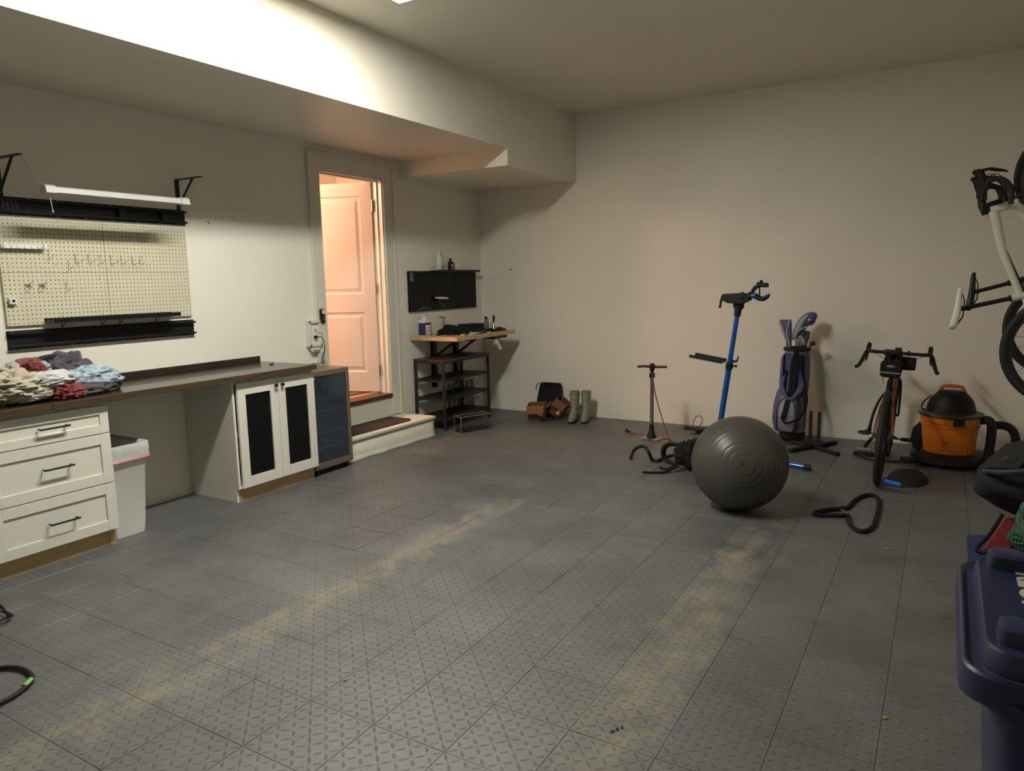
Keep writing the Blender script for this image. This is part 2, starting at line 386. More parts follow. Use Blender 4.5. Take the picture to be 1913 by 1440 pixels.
# door leaf, swung into the hall on right-hand hinges
hx, hy = -4.862, 5.522
dr = thing('door_1', (hx, hy, 0.44), 'open white two-panel door swung into the lit hall', 'door'); del dr['category']; dr['kind'] = 'structure'
dr.rotation_euler = (0, 0, math.radians(-70))      # local -Y runs along the leaf
m_door = mat('white_door_paint', (190, 186, 176), 0.35, var=0.02)
LW, LH, TH = 0.79, 2.055, 0.035
def leafpanel(y0, y1, z0, z1):
    q = MB()
    for sx in (0.0, -TH):   # both faces: moulding ring and raised centre
        s = 1 if sx == 0 else -1
        r = []
        for d, h in ((0, 0.0), (0.012, -0.009), (0.03, -0.009), (0.055, -0.002)):
            r.append([Vector((sx+s*h, y0+d, z0+d)), Vector((sx+s*h, y1-d, z0+d)), Vector((sx+s*h, y1-d, z1-d)), Vector((sx+s*h, y0+d, z1-d))])
        n = 4; vs = [p for k in r for p in k]; fs = []
        for i in range(3):
            for k in range(4): l = (k+1) % 4; fs.append((i*4+k, i*4+l, i*4+4+l, i*4+4+k))
        fs.append((12, 13, 14, 15)); q.add(vs, fs, False)
    return q
Y0, Y1 = -LW, 0.0; px = [(-LW+0.12, -0.12)]; rows = [(0.20, 0.80), (0.98, 1.93)]
fr = MB(); fr.bx(-TH, 0, Y0, -LW+0.12, 0, LH); fr.bx(-TH, 0, -0.12, 0, 0, LH)
for za, zb in ((0, 0.20), (0.80, 0.98), (1.93, LH)): fr.bx(-TH, 0, -LW+0.12, -0.12, za, zb)
fr.build('leaf', m_door, dr, local=True)
for za, zb in rows: leafpanel(-LW+0.12, -0.12, za, zb).build('panel', m_door, dr, local=True)
for z in (0.22, 1.03, 1.83):
    h = MB(); h.cyl((0.006, 0.010, z-0.05), (0.006, 0.010, z+0.05), 0.009, n=12); h.bx(-0.03, 0.001, 0.0005, 0.004, z-0.05, z+0.05); h.ball((0.006, 0.010, z+0.055), 0.008, 8, 6)
    h.build('hinge', m_steel, dr, local=True)
# hall behind
m_hall = wall_mat('hall_wall_paint', (240, 234, 220), 0.6)
ha = structure(bpy.data.objects.new('wall_hall', None)); COL.objects.link(ha); ha['label'] = 'warm lit hall beyond the doorway'
hb = MB(); hx1 = XW-WT-0.01
hb.bx(-7.2, hx1-0.0, 3.6, 3.7, 0.3, 3.0); hb.bx(-7.3, -7.2, 3.6, 7.6, 0.3, 3.0); hb.bx(-7.2, hx1, 7.5, 7.6, 0.3, 3.0)
hb.build('wall', m_hall, ha)
MB().bx(-7.3, hx1, 3.6, 7.6, 3.0, 3.1).build('hall_ceiling', m_hall, ha)
MB().bx(-7.3, hx1, 3.6, 7.6, 0.30, 0.42).build('hall_floor', m_hallfloor, ha)
MB().bx(-6.4, -5.02, 4.95, 5.9, 0.4205, 0.431).build('hall_rug', mat('brown_patterned_rug', (120, 92, 66), 0.95, rgb2=(70, 52, 40), vscale=18), None).__setitem__('label', 'brown mottled rug on the hall floor behind the door')
bpy.data.objects['hall_rug']['category'] = 'rug'
hl = thing('hall_pendant_lamp', (-6.1, 4.40, 3.0), 'warm pendant lamp of the hall beyond the door', 'lamp')
MB().cyl((-6.1, 4.40, 2.975), (-6.1, 4.40, 3.0), 0.06, n=24).cyl((-6.1, 4.40, 2.78), (-6.1, 4.40, 2.975), 0.006, n=8).build('lamp_stem', m_white, hl)
MB().ball((-6.1, 4.40, 2.68), 0.12, 28, 16).build('diffuser', mat('warm_lamp_glass', (255, 220, 180), 0.4, var=0, emit=HALL_C, estr=HALL_W), hl)
# ------------------------------------------------------------------ ceiling fixture (its far left corner shows at the top of the frame)
FX0, FX1, FY0, FY1 = -2.943, -2.50, 2.05, 3.674
fx = thing('ceiling_light', ((FX0+FX1)/2, (FY0+FY1)/2, ZC), 'white wraparound fluorescent fixture on the garage ceiling', 'lamp')
MB().bx(FX0+0.03, FX1-0.03, FY0+0.01, FY1-0.01, 3.215, ZC).build('housing', m_white, fx, 0.004)
q = MB(); q.bx(FX0, FX0+0.012, FY0, FY1, 3.192, 3.225); q.bx(FX1-0.012, FX1, FY0, FY1, 3.192, 3.225); q.bx(FX0+0.012, FX1-0.012, FY0, FY0+0.012, 3.192, 3.225); q.bx(FX0+0.012, FX1-0.012, FY1-0.012, FY1, 3.192, 3.225)
q.build('rim_frame', m_white, fx, 0.002)
MB().bx(FX0+0.0125, FX1-0.0125, FY0+0.0125, FY1-0.0125, 3.189, 3.20).build('lens', mat('glowing_diffuser', (250, 250, 245), 0.4, var=0, emit=LENS_C, estr=LENS_E*0.07), fx)
MB().bx(-2.80, -2.64, FY0+0.03, FY1-0.03, 3.184, 3.1889).build('tube_strip', mat('lit_tubes', (250, 250, 245), 0.4, var=0, emit=LENS_C, estr=LENS_E), fx)
# ------------------------------------------------------------------ worktop and cabinets on the left
def shaker(y0, y1, z0, z1, x, t=0.019, w=0.055, rec=0.008):
    """front with recessed centre, face at x"""
    q = MB(); xb = x-t
    q.bx(xb, x, y0, y0+w, z0, z1); q.bx(xb, x, y1-w, y1, z0, z1); q.bx(xb, x, y0+w, y1-w, z0, z0+w); q.bx(xb, x, y0+w, y1-w, z1-w, z1)
    return q
XF = -4.19                                         # face of doors and drawers
cabL = thing('drawer_cabinet', (-4.45, 2.06, 0), 'white three-drawer base cabinet under the left end of the long worktop', 'cabinet')
YA, YBm = 1.705, 2.375
q = MB(); q.bx(XW+0.003, XF-0.021, YA, YA+0.018, 0.10, 0.868); q.bx(XW+0.003, XF-0.021, YBm-0.022, YBm-0.004, 0.10, 0.868); q.bx(XW+0.003, -4.2555, YA, YA+0.018, 0.0, 0.0999); q.bx(XW+0.003, -4.2555, YBm-0.022, YBm-0.004, 0.0, 0.0999)
q.bx(XW+0.003, XF-0.021, YA+0.018, YBm-0.022, 0.10, 0.118); q.bx(XW+0.003, XW+0.012, YA+0.018, YBm-0.022, 0.118, 0.868); q.bx(-4.30, XF-0.021, YA+0.018, YBm-0.022, 0.845, 0.868)
q.build('body', m_cabside, cabL, 0.001)
MB().bx(-4.255, -4.238, YA+0.0, YBm-0.022, 0.0, 0.098).bx(-4.255, -4.232, YBm-0.040, YBm-0.002, 0.0, 0.1).build('toe_kick', m_toe, cabL)
MB().bx(-4.262, -4.2552, YA, YBm-0.03, 0.0, 0.02).build('kick_gap', m_blackm, cabL)
def pull(parent, yc, zc, L=0.16):
    p = MB(); x1 = XF+0.032
    p.tube([(x1, yc-L/2, zc), (x1, yc+L/2, zc)], 0.0058, 8)
    for s in (-1, 1): p.cyl((XF-0.001, yc+s*(L/2-0.008), zc), (x1, yc+s*(L/2-0.008), zc), 0.0052, n=8)
    p.build('handle', m_black, parent, label='black bar handle')
for z0, z1, zc in ((0.690, 0.852, 0.775), (0.391, 0.685, 0.549), (0.104, 0.386, 0.24)):
    d = shaker(YA+0.002, YBm-0.002, z0, z1, XF, w=0.05 if z0 > 0.6 else 0.06).build('drawer', m_cab, cabL, 0.0015)
    MB().bx(XF-0.018, XF-0.009, YA+0.045, YBm-0.045, z0+0.045, z1-0.045).build('drawer_panel', m_cab, d)
    pull(d, 2.06, zc)
cabR = thing('mesh_door_cabinet', (-4.45, 3.63, 0), 'white base cabinet with two black wire-mesh doors beside the glass-door cooler', 'cabinet')
YC, YD = 3.255, 3.996
q = MB(); q.bx(XW+0.003, XF-0.021, YC, YC+0.018, 0.10, 0.868); q.bx(XW+0.003, XF-0.021, YD-0.018, YD, 0.10, 0.868); q.bx(XW+0.003, -4.2385, YC, YC+0.018, 0.0, 0.0999); q.bx(XW+0.003, -4.2555, YD-0.018, YD, 0.0, 0.0999)
q.bx(XW+0.003, XF-0.021, YC+0.018, YD-0.018, 0.10, 0.118); q.bx(XW+0.003, XW+0.012, YC+0.018, YD-0.018, 0.118, 0.868); q.bx(-4.34, XF-0.021, YC+0.018, YD-0.018, 0.85, 0.868)
q.bx(-4.7, XF-0.05, YC+0.018, YD-0.018, 0.47, 0.488)
q.build('body', m_cabside, cabR, 0.001)
MB().bx(-4.255, -4.238, YC+0.0185, YD-0.005, 0.0, 0.098).build('toe_kick', m_toe, cabR)
MB().bx(XF-0.022, XF-0.0212, YC, YD, 0.862, 0.868).build('top_rail', m_cabside, cabR)
m_mesh = mat('black_wire_mesh', (54, 56, 60), 0.3, 0.7, var=0)
for k, (ya, yb, ky) in enumerate(((3.282, 3.640, 3.612), (3.643, 3.998, 3.672))):
    d = MB(); w = 0.068; z0, z1 = 0.103, 0.852; zt = z1-0.085; zb = z0+0.075
    d.bx(XF-0.019, XF, ya, ya+w, z0, z1); d.bx(XF-0.019, XF, yb-w, yb, z0, z1); d.bx(XF-0.019, XF, ya+w, yb-w, zt, z1); d.bx(XF-0.019, XF, ya+w, yb-w, z0, zb)
    d = d.build('door', m_cab, cabR, 0.0015)
    y0, y1 = ya+w, yb-w; st = 0.0145; ms = MB(); H = zt-zb; W = y1-y0
    n = int((W+H)/st)+1
    for sgn in (1, -1):
        for i in range(n+1):
            c = i*st
            # line y' + z' = c  (or mirrored)
            pa = (max(0, c-H), min(c, H)); pb = (min(c, W), max(0, c-W))
            if pb[0]-pa[0] < 0.004: continue
            f = (lambda u: y0+u) if sgn == 1 else (lambda u: y1-u)
            A = Vector((XF-0.012+0.0015*sgn, f(pa[0]), zb+pa[1])); B = Vector((XF-0.012+0.0015*sgn, f(pb[0]), zb+pb[1]))
            ms.tube([A, B], 0.0021, 4)
    ms.build('wire_mesh', m_mesh, d, kind='stuff', label='black diamond wire mesh')
    MB().bx(XF-0.0205, XF-0.0175, y0-0.008, y1+0.008, zb-0.008, zt+0.008).build('backing', m_fabk, d, label='black sheet standing in for the shaded cabinet interior behind the mesh')  # black sheet added in place of the cabinet's dark, shaded inside
    kn = MB(); kn.lathe([(0.006, 0), (0.005, 0.012), (0.013, 0.018), (0.014, 0.026), (0.009, 0.030), (0.001, 0.031)], (XF-0.001, ky, 0.800), 16, Matrix.Rotation(PI/2, 3, 'Y'))
    kn.build('knob', m_black, d, label='round black knob')
# side board where the cabinet meets the wall
wt = thing('worktop', (-4.45, 2.6, 0.873), 'long dark wood-plank worktop spanning both white cabinets', 'worktop')
for ya, yb in ((1.2, 2.052), (2.0535, 4.0)):
    MB().bx(XW+0.002, -4.154, ya, yb, 0.873, 0.913).build('board', m_counter, wt, 0.003)
    MB().bx(-4.1538, -4.149, ya+0.001, yb-0.001, 0.8745, 0.911).build('edge_strip', m_edge, wt, 0.001)
MB().bx(XW+0.002, XW+0.020, 1.2, 3.956, 0.9135, 0.962).build('backsplash', m_counter, wt, 0.002, label='low dark backsplash board')
tc = thing('trash_can', (-4.42, 2.52, 0), 'slim white plastic trash can with a drawstring liner beside the drawer cabinet', 'trash can')
def boxring(x0, x1, y0, y1, z, r=0.18): return rect(((x0+x1)/2, (y0+y1)/2, z), X, Y, (x1-x0)/2, (y1-y0)/2, r)
q = MB(); bx0 = [(-4.59, -4.275, 2.395, 2.585, 0.002), (-4.60, -4.268, 2.39, 2.592, 0.05), (-4.625, -4.235, 2.382, 2.622, 0.55), (-4.63, -4.228, 2.38, 2.63, 0.56), (-4.63, -4.228, 2.38, 2.63, 0.575),
     (-4.622, -4.236, 2.387, 2.622, 0.575), (-4.612, -4.246, 2.395, 2.612, 0.55), (-4.59, -4.275, 2.41, 2.575, 0.03)]
q.loft([boxring(a, b_, c, d, z) for a, b_, c, d, z in bx0]).build('body', m_white, tc, angle=50)
ln = MB(); rg = []
for (off, z, wv) in ((0.003, 0.48, 0.004), (0.004, 0.50, 0.004), (0.005, 0.53, 0.003), (0.006, 0.56, 0.002), (0.004, 0.583, 0.001), (-0.008, 0.583, 0.001), (-0.018, 0.53, 0.004)):
    R0 = boxring(-4.63-off, -4.228+off, 2.38-off, 2.63+off, z, 0.18); c = Vector((-4.43, 2.505, z)); rr = []
    for i, p in enumerate(R0):
        dv = (p-c).normalized(); rr.append(p+dv*wv*math.sin(i*2.3+z*60)+Z*0.008*math.sin(i*1.1)*(1 if z < 0.5 else 0))
    rg.append(rr)
ln.loft(rg, False).build('liner', mat('white_bin_liner', (205, 205, 205), 0.35, var=0.08, vscale=20, bmp=0.6, bscale=30), tc, angle=80)
rr = boxring(-4.636, -4.222, 2.374, 2.636, 0.487, 0.18); rr = [p+Z*0.006*math.sin(i*0.9) for i, p in enumerate(rr)]
MB().tube(rr, 0.006, 6, True).build('drawstring', mat('red_drawstring', (192, 122, 116), 0.5, var=0.05), tc, label='pinkish red drawstring')
# beverage cooler
FX, FA, FB = -4.235, 4.008, 4.432
ck = thing('beverage_cooler', (-4.45, 4.22, 0), 'small stainless beverage cooler with a dark glass door left of the step', 'refrigerator')
sh = MB(); sh.bx(XW+0.03, FX-0.045, FA, FB, 0.035, 0.06); sh.bx(XW+0.03, FX-0.045, FA, FB, 0.815, 0.845); sh.bx(XW+0.03, FX-0.045, FA, FA+0.03, 0.06, 0.815); sh.bx(XW+0.03, FX-0.045, FB-0.03, FB, 0.06, 0.815); sh.bx(XW+0.03, XW+0.06, FA, FB, 0.06, 0.815)
sh.build('cabinet_shell', m_dsteel, ck, 0.002)
MB().bx(FX-0.09, FX-0.046, FA+0.012, FB-0.012, 0.002, 0.034).build('plinth', m_blackm, ck)
dd = MB(); fw = 0.034; dz0, dz1 = 0.05, 0.843
dd.bx(FX-0.043, FX, FA, FA+fw, dz0, dz1); dd.bx(FX-0.043, FX, FB-fw, FB, dz0, dz1); dd.bx(FX-0.043, FX, FA+fw, FB-fw, dz1-0.042, dz1); dd.bx(FX-0.043, FX, FA+fw, FB-fw, dz0, dz0+0.05)
door = dd.build('door', m_dsteel, ck, 0.003)
m_dglass = mat('dark_tinted_glass', (150, 168, 190), 0.05, var=0, trans=0.92, coat=0.3)
MB().bx(FX-0.014, FX-0.006, FA+fw+0.0005, FB-fw-0.0005, dz0+0.0505, dz1-0.0425).build('glass', m_dglass, door, label='dark blue tinted glass')
MB().bx(XW+0.0605, XW+0.07, FA+0.031, FB-0.031, 0.061, 0.814).build('liner', mat('cooler_interior', (84, 98, 124), 0.5, var=0.2, vscale=5), ck)
for z in (0.20, 0.33, 0.50, 0.60):
    r = MB(); x0, x1 = XW+0.08, FX-0.075
    for i in range(9): yy = FA+0.04+i*(FB-FA-0.08)/8; r.tube([(x0, yy, z), (x1, yy, z)], 0.0022, 5)
    r.tube([(x1, FA+0.032, z), (x1, FB-0.032, z)], 0.0055, 6); r.tube([(x0, FA+0.032, z), (x0, FB-0.032, z)], 0.004, 6)
    r.build('wire_shelf', mat('shelf_wire_coat', (190, 200, 214), 0.4, var=0), ck)
MB().ball((FX-0.004, FA+0.045+0.0, 0.815-0.03), (0.002, 0.005, 0.003), 10, 6).build('indicator', mat('blue_led', (40, 60, 255), 0.4, var=0, emit=(0.05, 0.1, 1.0), estr=4), ck, label='blue indicator light')
for yy in (FA+0.04, FB-0.04): MB().cyl((FX-0.03, yy, 0.0), (FX-0.03, yy, 0.05), 0.013, n=12).build('foot', m_blackm, ck)
tg = MB()
for i in range(3): tg.bx(-4.60+i*0.06, -4.548+i*0.06, 4.33, 4.345, 0.8455, 0.852)
# cooler contents: silver cans on the top shelf
for i, (yy, xx, z, h) in enumerate(((4.10, -4.42, 0.6045, 0.12), (4.18, -4.40, 0.6045, 0.12), (4.33, -4.43, 0.6045, 0.16), (4.12, -4.42, 0.2045, 0.12), (4.20, -4.41, 0.2045, 0.12))):
    c = MB().lathe([(0.026, 0), (0.032, 0.008), (0.032, h-0.012), (0.027, h), (0.001, h-0.004)], (0, 0, 0), 18)
    nm = ('silver drink can, left one on the upper cooler shelf', 'silver drink can, middle one on the upper cooler shelf', 'taller silver can at the right of the upper cooler shelf', 'silver drink can, left one on the lowest cooler shelf', 'silver drink can, right one on the lowest cooler shelf')[i]
    o = c.build('drink_can', m_steel if i % 2 else mat('blue_can', (90, 110, 140), 0.35, 0.7, var=0.05)); o.location = (xx, yy, z); tag(o, nm, 'can', 'drink cans inside the cooler')
# step with mat
SX = -4.326
st = thing('entry_step', (-4.54, 5.1, 0), 'painted wooden box step below the raised doorway', 'step')
MB().bx(XW+0.016, SX-0.02, 4.47, 5.70, 0.0, 0.172).build('riser', m_step, st)
MB().bx(XW+0.016, SX, 4.455, 5.726, 0.1725, 0.198).build('tread', m_step, st, 0.005)
sk = MB(); pts = [(SX-0.019, 4.47+i*0.1, 0) for i in range(13)]; vs = []; fs = []
for i in range(26):
    yy = 4.468+i*(5.712-4.468)/25; fl = 0.010+0.007*math.sin(i*0.9)+0.004*math.sin(i*2.3)
    vs += [(SX-0.0195, yy, 0.165), (SX-0.012, yy, 0.05), (SX-0.006+fl*0.5, yy, 0.018), (SX+fl, yy, 0.001+0.003*math.sin(i*1.7)**2)]
for i in range(25):
    for k in range(3): fs.append((i*4+k, i*4+k+1, i*4+4+k+1, i*4+4+k))
o = sk.add(vs, fs).build('skirt', m_step, st); sol = o.modifiers.new('s', 'SOLIDIFY'); sol.thickness = 0.002
o['label'] = 'wavy painted skirt curling out at the floor'
mt = MB(); mt.prism([(at(655, 806, z=0.2).x, 4.62), (-4.40, 4.60), (-4.39, 5.40), (-4.43, 5.46), (-4.70, 5.47), (-4.72, 5.0)][1:5]+[(-4.72, 4.62)], 'z', 0.1985, 0.207)
single(mt, 'door_mat', mat('brown_bristle_mat', (66, 50, 44), 0.98, rgb2=(42, 32, 30), vscale=60, bmp=1.0, bscale=300), (-4.55, 5.0, 0.1985), 'dark brown bristle doormat on the painted step', 'mat')
# ------------------------------------------------------------------ pegboard wall
def wl(px, py, d=0.0): return at(px, py, x=XW+d)
m_peg = mat('cream_pegboard', (205, 199, 174), 0.5, var=0.02)
nt = m_peg.node_tree; bb = nt.nodes['Principled BSDF']; g = nt.nodes.new('ShaderNodeNewGeometry'); sp = nt.nodes.new('ShaderNodeSeparateXYZ'); nt.links.new(g.outputs['Position'], sp.inputs[0])
fy = mnode(nt, 'SUBTRACT', mnode(nt, 'FRACT', mnode(nt, 'DIVIDE', mnode(nt, 'SUBTRACT', sp.outputs[1], 2.145), 0.0255)), 0.5)
fz = mnode(nt, 'SUBTRACT', mnode(nt, 'FRACT', mnode(nt, 'DIVIDE', mnode(nt, 'SUBTRACT', sp.outputs[2], 1.315), 0.0255)), 0.5)
rr_ = mnode(nt, 'SQRT', mnode(nt, 'ADD', mnode(nt, 'MULTIPLY', fy, fy), mnode(nt, 'MULTIPLY', fz, fz)))
hole = mnode(nt, 'SUBTRACT', 1.0, ramp(nt, rr_, 0.12, 0.15))
old = bb.inputs['Base Color'].links[0].from_socket
nt.links.new(mixc(nt, hole, old, L3((60, 55, 46))), bb.inputs['Base Color'])
nt.links.new(bump(nt, mnode(nt, 'SUBTRACT', 1.0, hole), 1.0, 0.003), bb.inputs['Normal'])
for i, (ya, yb, za, zb, lb) in enumerate(((2.145, 2.7645, 1.6275, 1.94, 'upper left'), (2.766, 3.371, 1.6275, 1.94, 'upper right'), (2.145, 2.7645, 1.315, 1.626, 'lower left'), (2.766, 3.371, 1.315, 1.626, 'lower right'))):
    o = thing('pegboard', (XW+0.001, (ya+yb)/2, za), 'cream metal pegboard panel, %s of the four above the worktop' % lb, 'pegboard', 'pegboard panels above the worktop')
    MB().bx(XW+0.001, XW+0.020, ya, yb, za, zb).build('sheet', m_peg, o, 0.002)
    for yy in (ya+0.035, (ya+yb)/2, yb-0.05):
        for zz in (za+0.05, zb-0.035):
            s_ = MB().ball((XW+0.0205, yy, zz), (0.0015, 0.005, 0.005), 8, 5); s_.build('screw', m_screw, o)
def rail(z0, z1, y0, y1, label):
    r = thing('wall_rail', (XW+0.001, (y0+y1)/2, z0), label, 'rail', 'black metal wall rails')
    q = MB(); q.bx(XW+0.0205 if False else XW+0.001, XW+0.006, y0, y1, z0, z1)
    for zz, s in ((z0+0.012, 1), (z1-0.012, -1)):
        q.bx(XW+0.006, XW+0.034, y0, y1, zz-0.002, zz+0.002); q.bx(XW+0.031, XW+0.034, y0, y1, min(zz, zz+s*0.012), max(zz, zz+s*0.012))
    q.build('channel', m_black, r, 0.0008)
    sc = 8
    for i in range(sc):
        yy = y0+0.03+i*(y1-y0-0.06)/(sc-1)
        for zz in (z0+0.005, z1-0.005): MB().ball((XW+0.0065, yy, zz), (0.0025, 0.004, 0.004), 8, 5).build('screw', m_screw, r)
    return r
rl = rail(1.965, 2.07, 2.14, 3.385, 'long black metal channel rail above the pegboard')
rail(1.176, 1.288, 2.14, 3.385, 'long black metal channel rail below the pegboard')
def holder(yc, n, w, label):
    h = MB(); z = 2.018
    h.bx(XW+0.0345, XW+0.042, yc-w/2, yc+w/2, z-0.036, z+0.036)
    for i in range(n):
        yy = yc-w/2+w*(i+0.5)/n
        for k in range(4): h.bx(XW+0.042, XW+0.05, yy-w/n*0.28, yy+w/n*0.28, z-0.028+k*0.017, z-0.02+k*0.017)
        h.bx(XW+0.042, XW+0.047, yy-0.003, yy+0.003, z-0.034, z+0.034)
    return single(h, 'plug_holder', m_blackm, (XW+0.0345, yc, z-0.036), label, 'holder', 'black plastic holders on the upper rail', bevel=0.001)
holder(2.215, 4, 0.10, 'wide black ribbed plastic holder at the left end of the upper rail')
holder(2.90, 2, 0.045, 'small black ribbed plastic holder in the middle of the upper rail')
holder(3.215, 3, 0.06, 'black ribbed plastic holder near the right end of the upper rail')
# narrow ledge with wire braces
lg = thing('pegboard_shelf', (XW+0.02, 2.78, 1.335), 'long narrow black ledge hooked to the bottom of the pegboard', 'shelf')
MB().bx(XW+0.021, -4.625, 2.35, 3.205, 1.337, 1.340).bx(-4.628, -4.625, 2.35, 3.205, 1.325, 1.352).bx(XW+0.021, XW+0.024, 2.35, 3.205, 1.337, 1.352).build('ledge', m_black, lg)
for yy in (2.45, 2.70, 2.82, 3.08):
    MB().tube([(XW+0.0225, yy, 1.336), (XW+0.0225, yy, 1.291), (-4.66, yy, 1.336)], 0.0025, 6).build('wire_brace', m_black, lg)
# hooks
HK = [(92, 474, 0), (128, 495, 0), (141, 483, 1), (165, 483, 1), (187, 484, 0), (207, 485, 1), (227, 486, 0), (247, 487, 1), (262, 487, 0), (124, 535, 0), (290, 443, 0)]
HN = ['single peg hook right of the white tool rack', 'small peg hook low in the upper left panel', 'angled peg hook, first from the left in the middle row', 'angled peg hook, second from the left in the middle row', 'straight peg hook beside the pegboard seam', 'angled peg hook just right of the pegboard seam',
      'straight peg hook in the middle of the row', 'angled peg hook near the right of the row', 'straight peg hook ending the row on the right', 'lone peg hook in the lower left panel', 'lone peg hook near the top right of the pegboard']
for (hx_, hy_, ty), lb in zip(HK, HN):
    p = at(hx_, hy_, x=XW+0.022); L = 0.035
    h = MB().tube([(XW+0.0205, p.y, p.z+0.028), (XW+0.024, p.y, p.z+0.028), (XW+0.025, p.y, p.z-0.018), (XW+0.03, p.y+(0.0 if not ty else 0.004), p.z-0.026), (XW+0.03+L, p.y+(0.0 if not ty else 0.02), p.z-0.016), (XW+0.034+L, p.y+(0.0 if not ty else 0.022), p.z-0.004)], 0.0022, 6)
    single(h, 'peg_hook', m_screw, (XW+0.0205, p.y, p.z-0.03), 'steel '+lb, 'hook', 'steel hooks on the pegboard')
for (hx_, hy_, s) in ((52, 533, 'left'), (78, 533, 'right')):
    p = at(hx_, hy_, x=XW+0.022); h = MB()
    h.bx(XW+0.0205, XW+0.024, p.y-0.014, p.y+0.014, p.z-0.008, p.z+0.012)
    for s2 in (-1, 1): h.tube([(XW+0.024, p.y+s2*0.012, p.z), (XW+0.04, p.y+s2*0.014, p.z-0.012), (XW+0.05, p.y+s2*0.006, p.z-0.02), (XW+0.05, p.y, p.z-0.012)], 0.002, 6)
    h.tube([(XW+0.024, p.y, p.z+0.004), (XW+0.055, p.y+0.016, p.z+0.02)], 0.0028, 6)
    single(h, 'spring_clip', m_screw, (XW+0.0205, p.y, p.z-0.02), 'steel spring clip on the lower left pegboard panel, %s one of the pair' % s, 'clip', 'steel spring clips')
p0 = at(3, 460, x=XW+0.03); p1 = at(82, 456, x=XW+0.03)
tr_ = thing('tool_rack', (XW+0.0205, (p0.y+p1.y)/2, p0.z-0.01), 'white notched tool rack at the left edge of the pegboard', 'rack')
h = MB(); n = 7; ya, yb = p0.y, p1.y; z = p0.z
h.bx(XW+0.0205, XW+0.023, ya, yb, z-0.012, z+0.012)
h.bx(XW+0.023, XW+0.055, ya, yb, z-0.012, z-0.010); h.build('rack_bar', m_white, tr_)
for i in range(n):
    yy = ya+0.006+(yb-ya-0.012)*i/(n-1); MB().bx(XW+0.050, XW+0.06, yy-0.009, yy+0.009, z-0.010, z+(0.022 if i in (0, n-1) else 0.004)).build('prong', m_white, tr_, 0.001)
p = at(24, 562, x=XW+0.035)
wb = thing('wall_sensor', (XW+0.021, p.y, p.z-0.02), 'small white square sensor stuck on the pegboard lower left', 'sensor')
MB().bx(XW+0.0205, XW+0.045, p.y-0.020, p.y+0.020, p.z-0.020, p.z+0.016).build('body', m_white, wb, 0.003)
MB().cyl((XW+0.045, p.y, p.z), (XW+0.047, p.y, p.z), 0.008, n=16).build('lens', m_clear, wb)
MB().bx(XW+0.0205, XW+0.035, p.y-0.018, p.y+0.014, p.z-0.030, p.z-0.021).build('bracket', m_steel, wb)
# shelf brackets and hanging LED shop light
def bracket(yc, label):
    r = thing('shelf_bracket', (XW+0.001, yc, 2.07), label, 'bracket', 'black triangular shelf brackets'); ln_ = 0.27
    MB().bx(XW+0.001, XW+0.008, yc-0.015, yc+0.015, 2.068, 2.282).build('wall_plate', m_black, r, 0.001)
    MB().bx(XW+0.001, XW+ln_, yc-0.014, yc+0.014, 2.275, 2.282).build('arm', m_black, r, 0.001)
    MB().box((XW+0.008+0.095, yc, 2.193), (0.235, 0.014, 0.010), Matrix.Rotation(-math.radians(46), 3, 'Y')).build('brace', m_black, r, 0.001)
    for zz in (2.09, 2.24): MB().ball((XW+0.009, yc, zz), (0.002, 0.004, 0.004), 8, 5).build('screw', m_screw, r)
bracket(3.345, 'black triangular shelf bracket above the right end of the pegboard')
bracket(2.195, 'black triangular shelf bracket above the left end of the pegboard')
sl = thing('shop_light', (-4.4, 2.7, 2.07), 'slim white unlit shop light hanging from the two brackets', 'lamp')
ya, yb = 2.255, 3.165
MB().prism([(-4.43, 2.070), (-4.37, 2.070), (-4.375, 2.098), (-4.39, 2.106), (-4.41, 2.106), (-4.425, 2.098)], 'y', ya+0.06, yb-0.06).build('body', mat('satin_grey_white', (172, 170, 168), 0.4, var=0.02), sl, 0.001)
for a_, b_ in ((ya, ya+0.0595), (yb-0.0595, yb)): MB().prism([(-4.436, 2.066), (-4.364, 2.066), (-4.370, 2.102), (-4.388, 2.112), (-4.412, 2.112), (-4.430, 2.102)], 'y', a_, b_).build('end_cap', mat('satin_grey_white', (172, 170, 168), 0.4), sl, 0.002)
for yy, by in ((ya+0.01, 2.195), (yb-0.01, 3.345)):
    w_ = MB(); 
    for dx in (-0.018, 0.018): w_.tube([(-4.40+dx, yy, 2.108), (-4.45+dx*0.2, (yy+by)/2, 2.19), (-4.49, by, 2.2745)], 0.0012, 5)
    w_.build('hanging_wire', m_screw, sl)
w_ = MB().tube([(-4.40, ya+0.035, 2.066), (-4.402, ya+0.037, 2.03), (-4.40, ya+0.042, 1.97)], 0.0016, 6); w_.ball((-4.40, ya+0.042, 1.965), 0.005, 8, 6); w_.build('pull_cord', m_white, sl)
p = wl(389, 415, 0.01)
single(MB().tube([(XW, p.y, p.z+0.004), (XW+0.012, p.y, p.z+0.004), (XW+0.018, p.y, p.z-0.006), (XW+0.012, p.y+0.004, p.z-0.014)], 0.0025, 6), 'cup_hook', m_black, (XW, p.y, p.z), 'tiny dark screw hook in the bare wall right of the pegboard', 'hook')
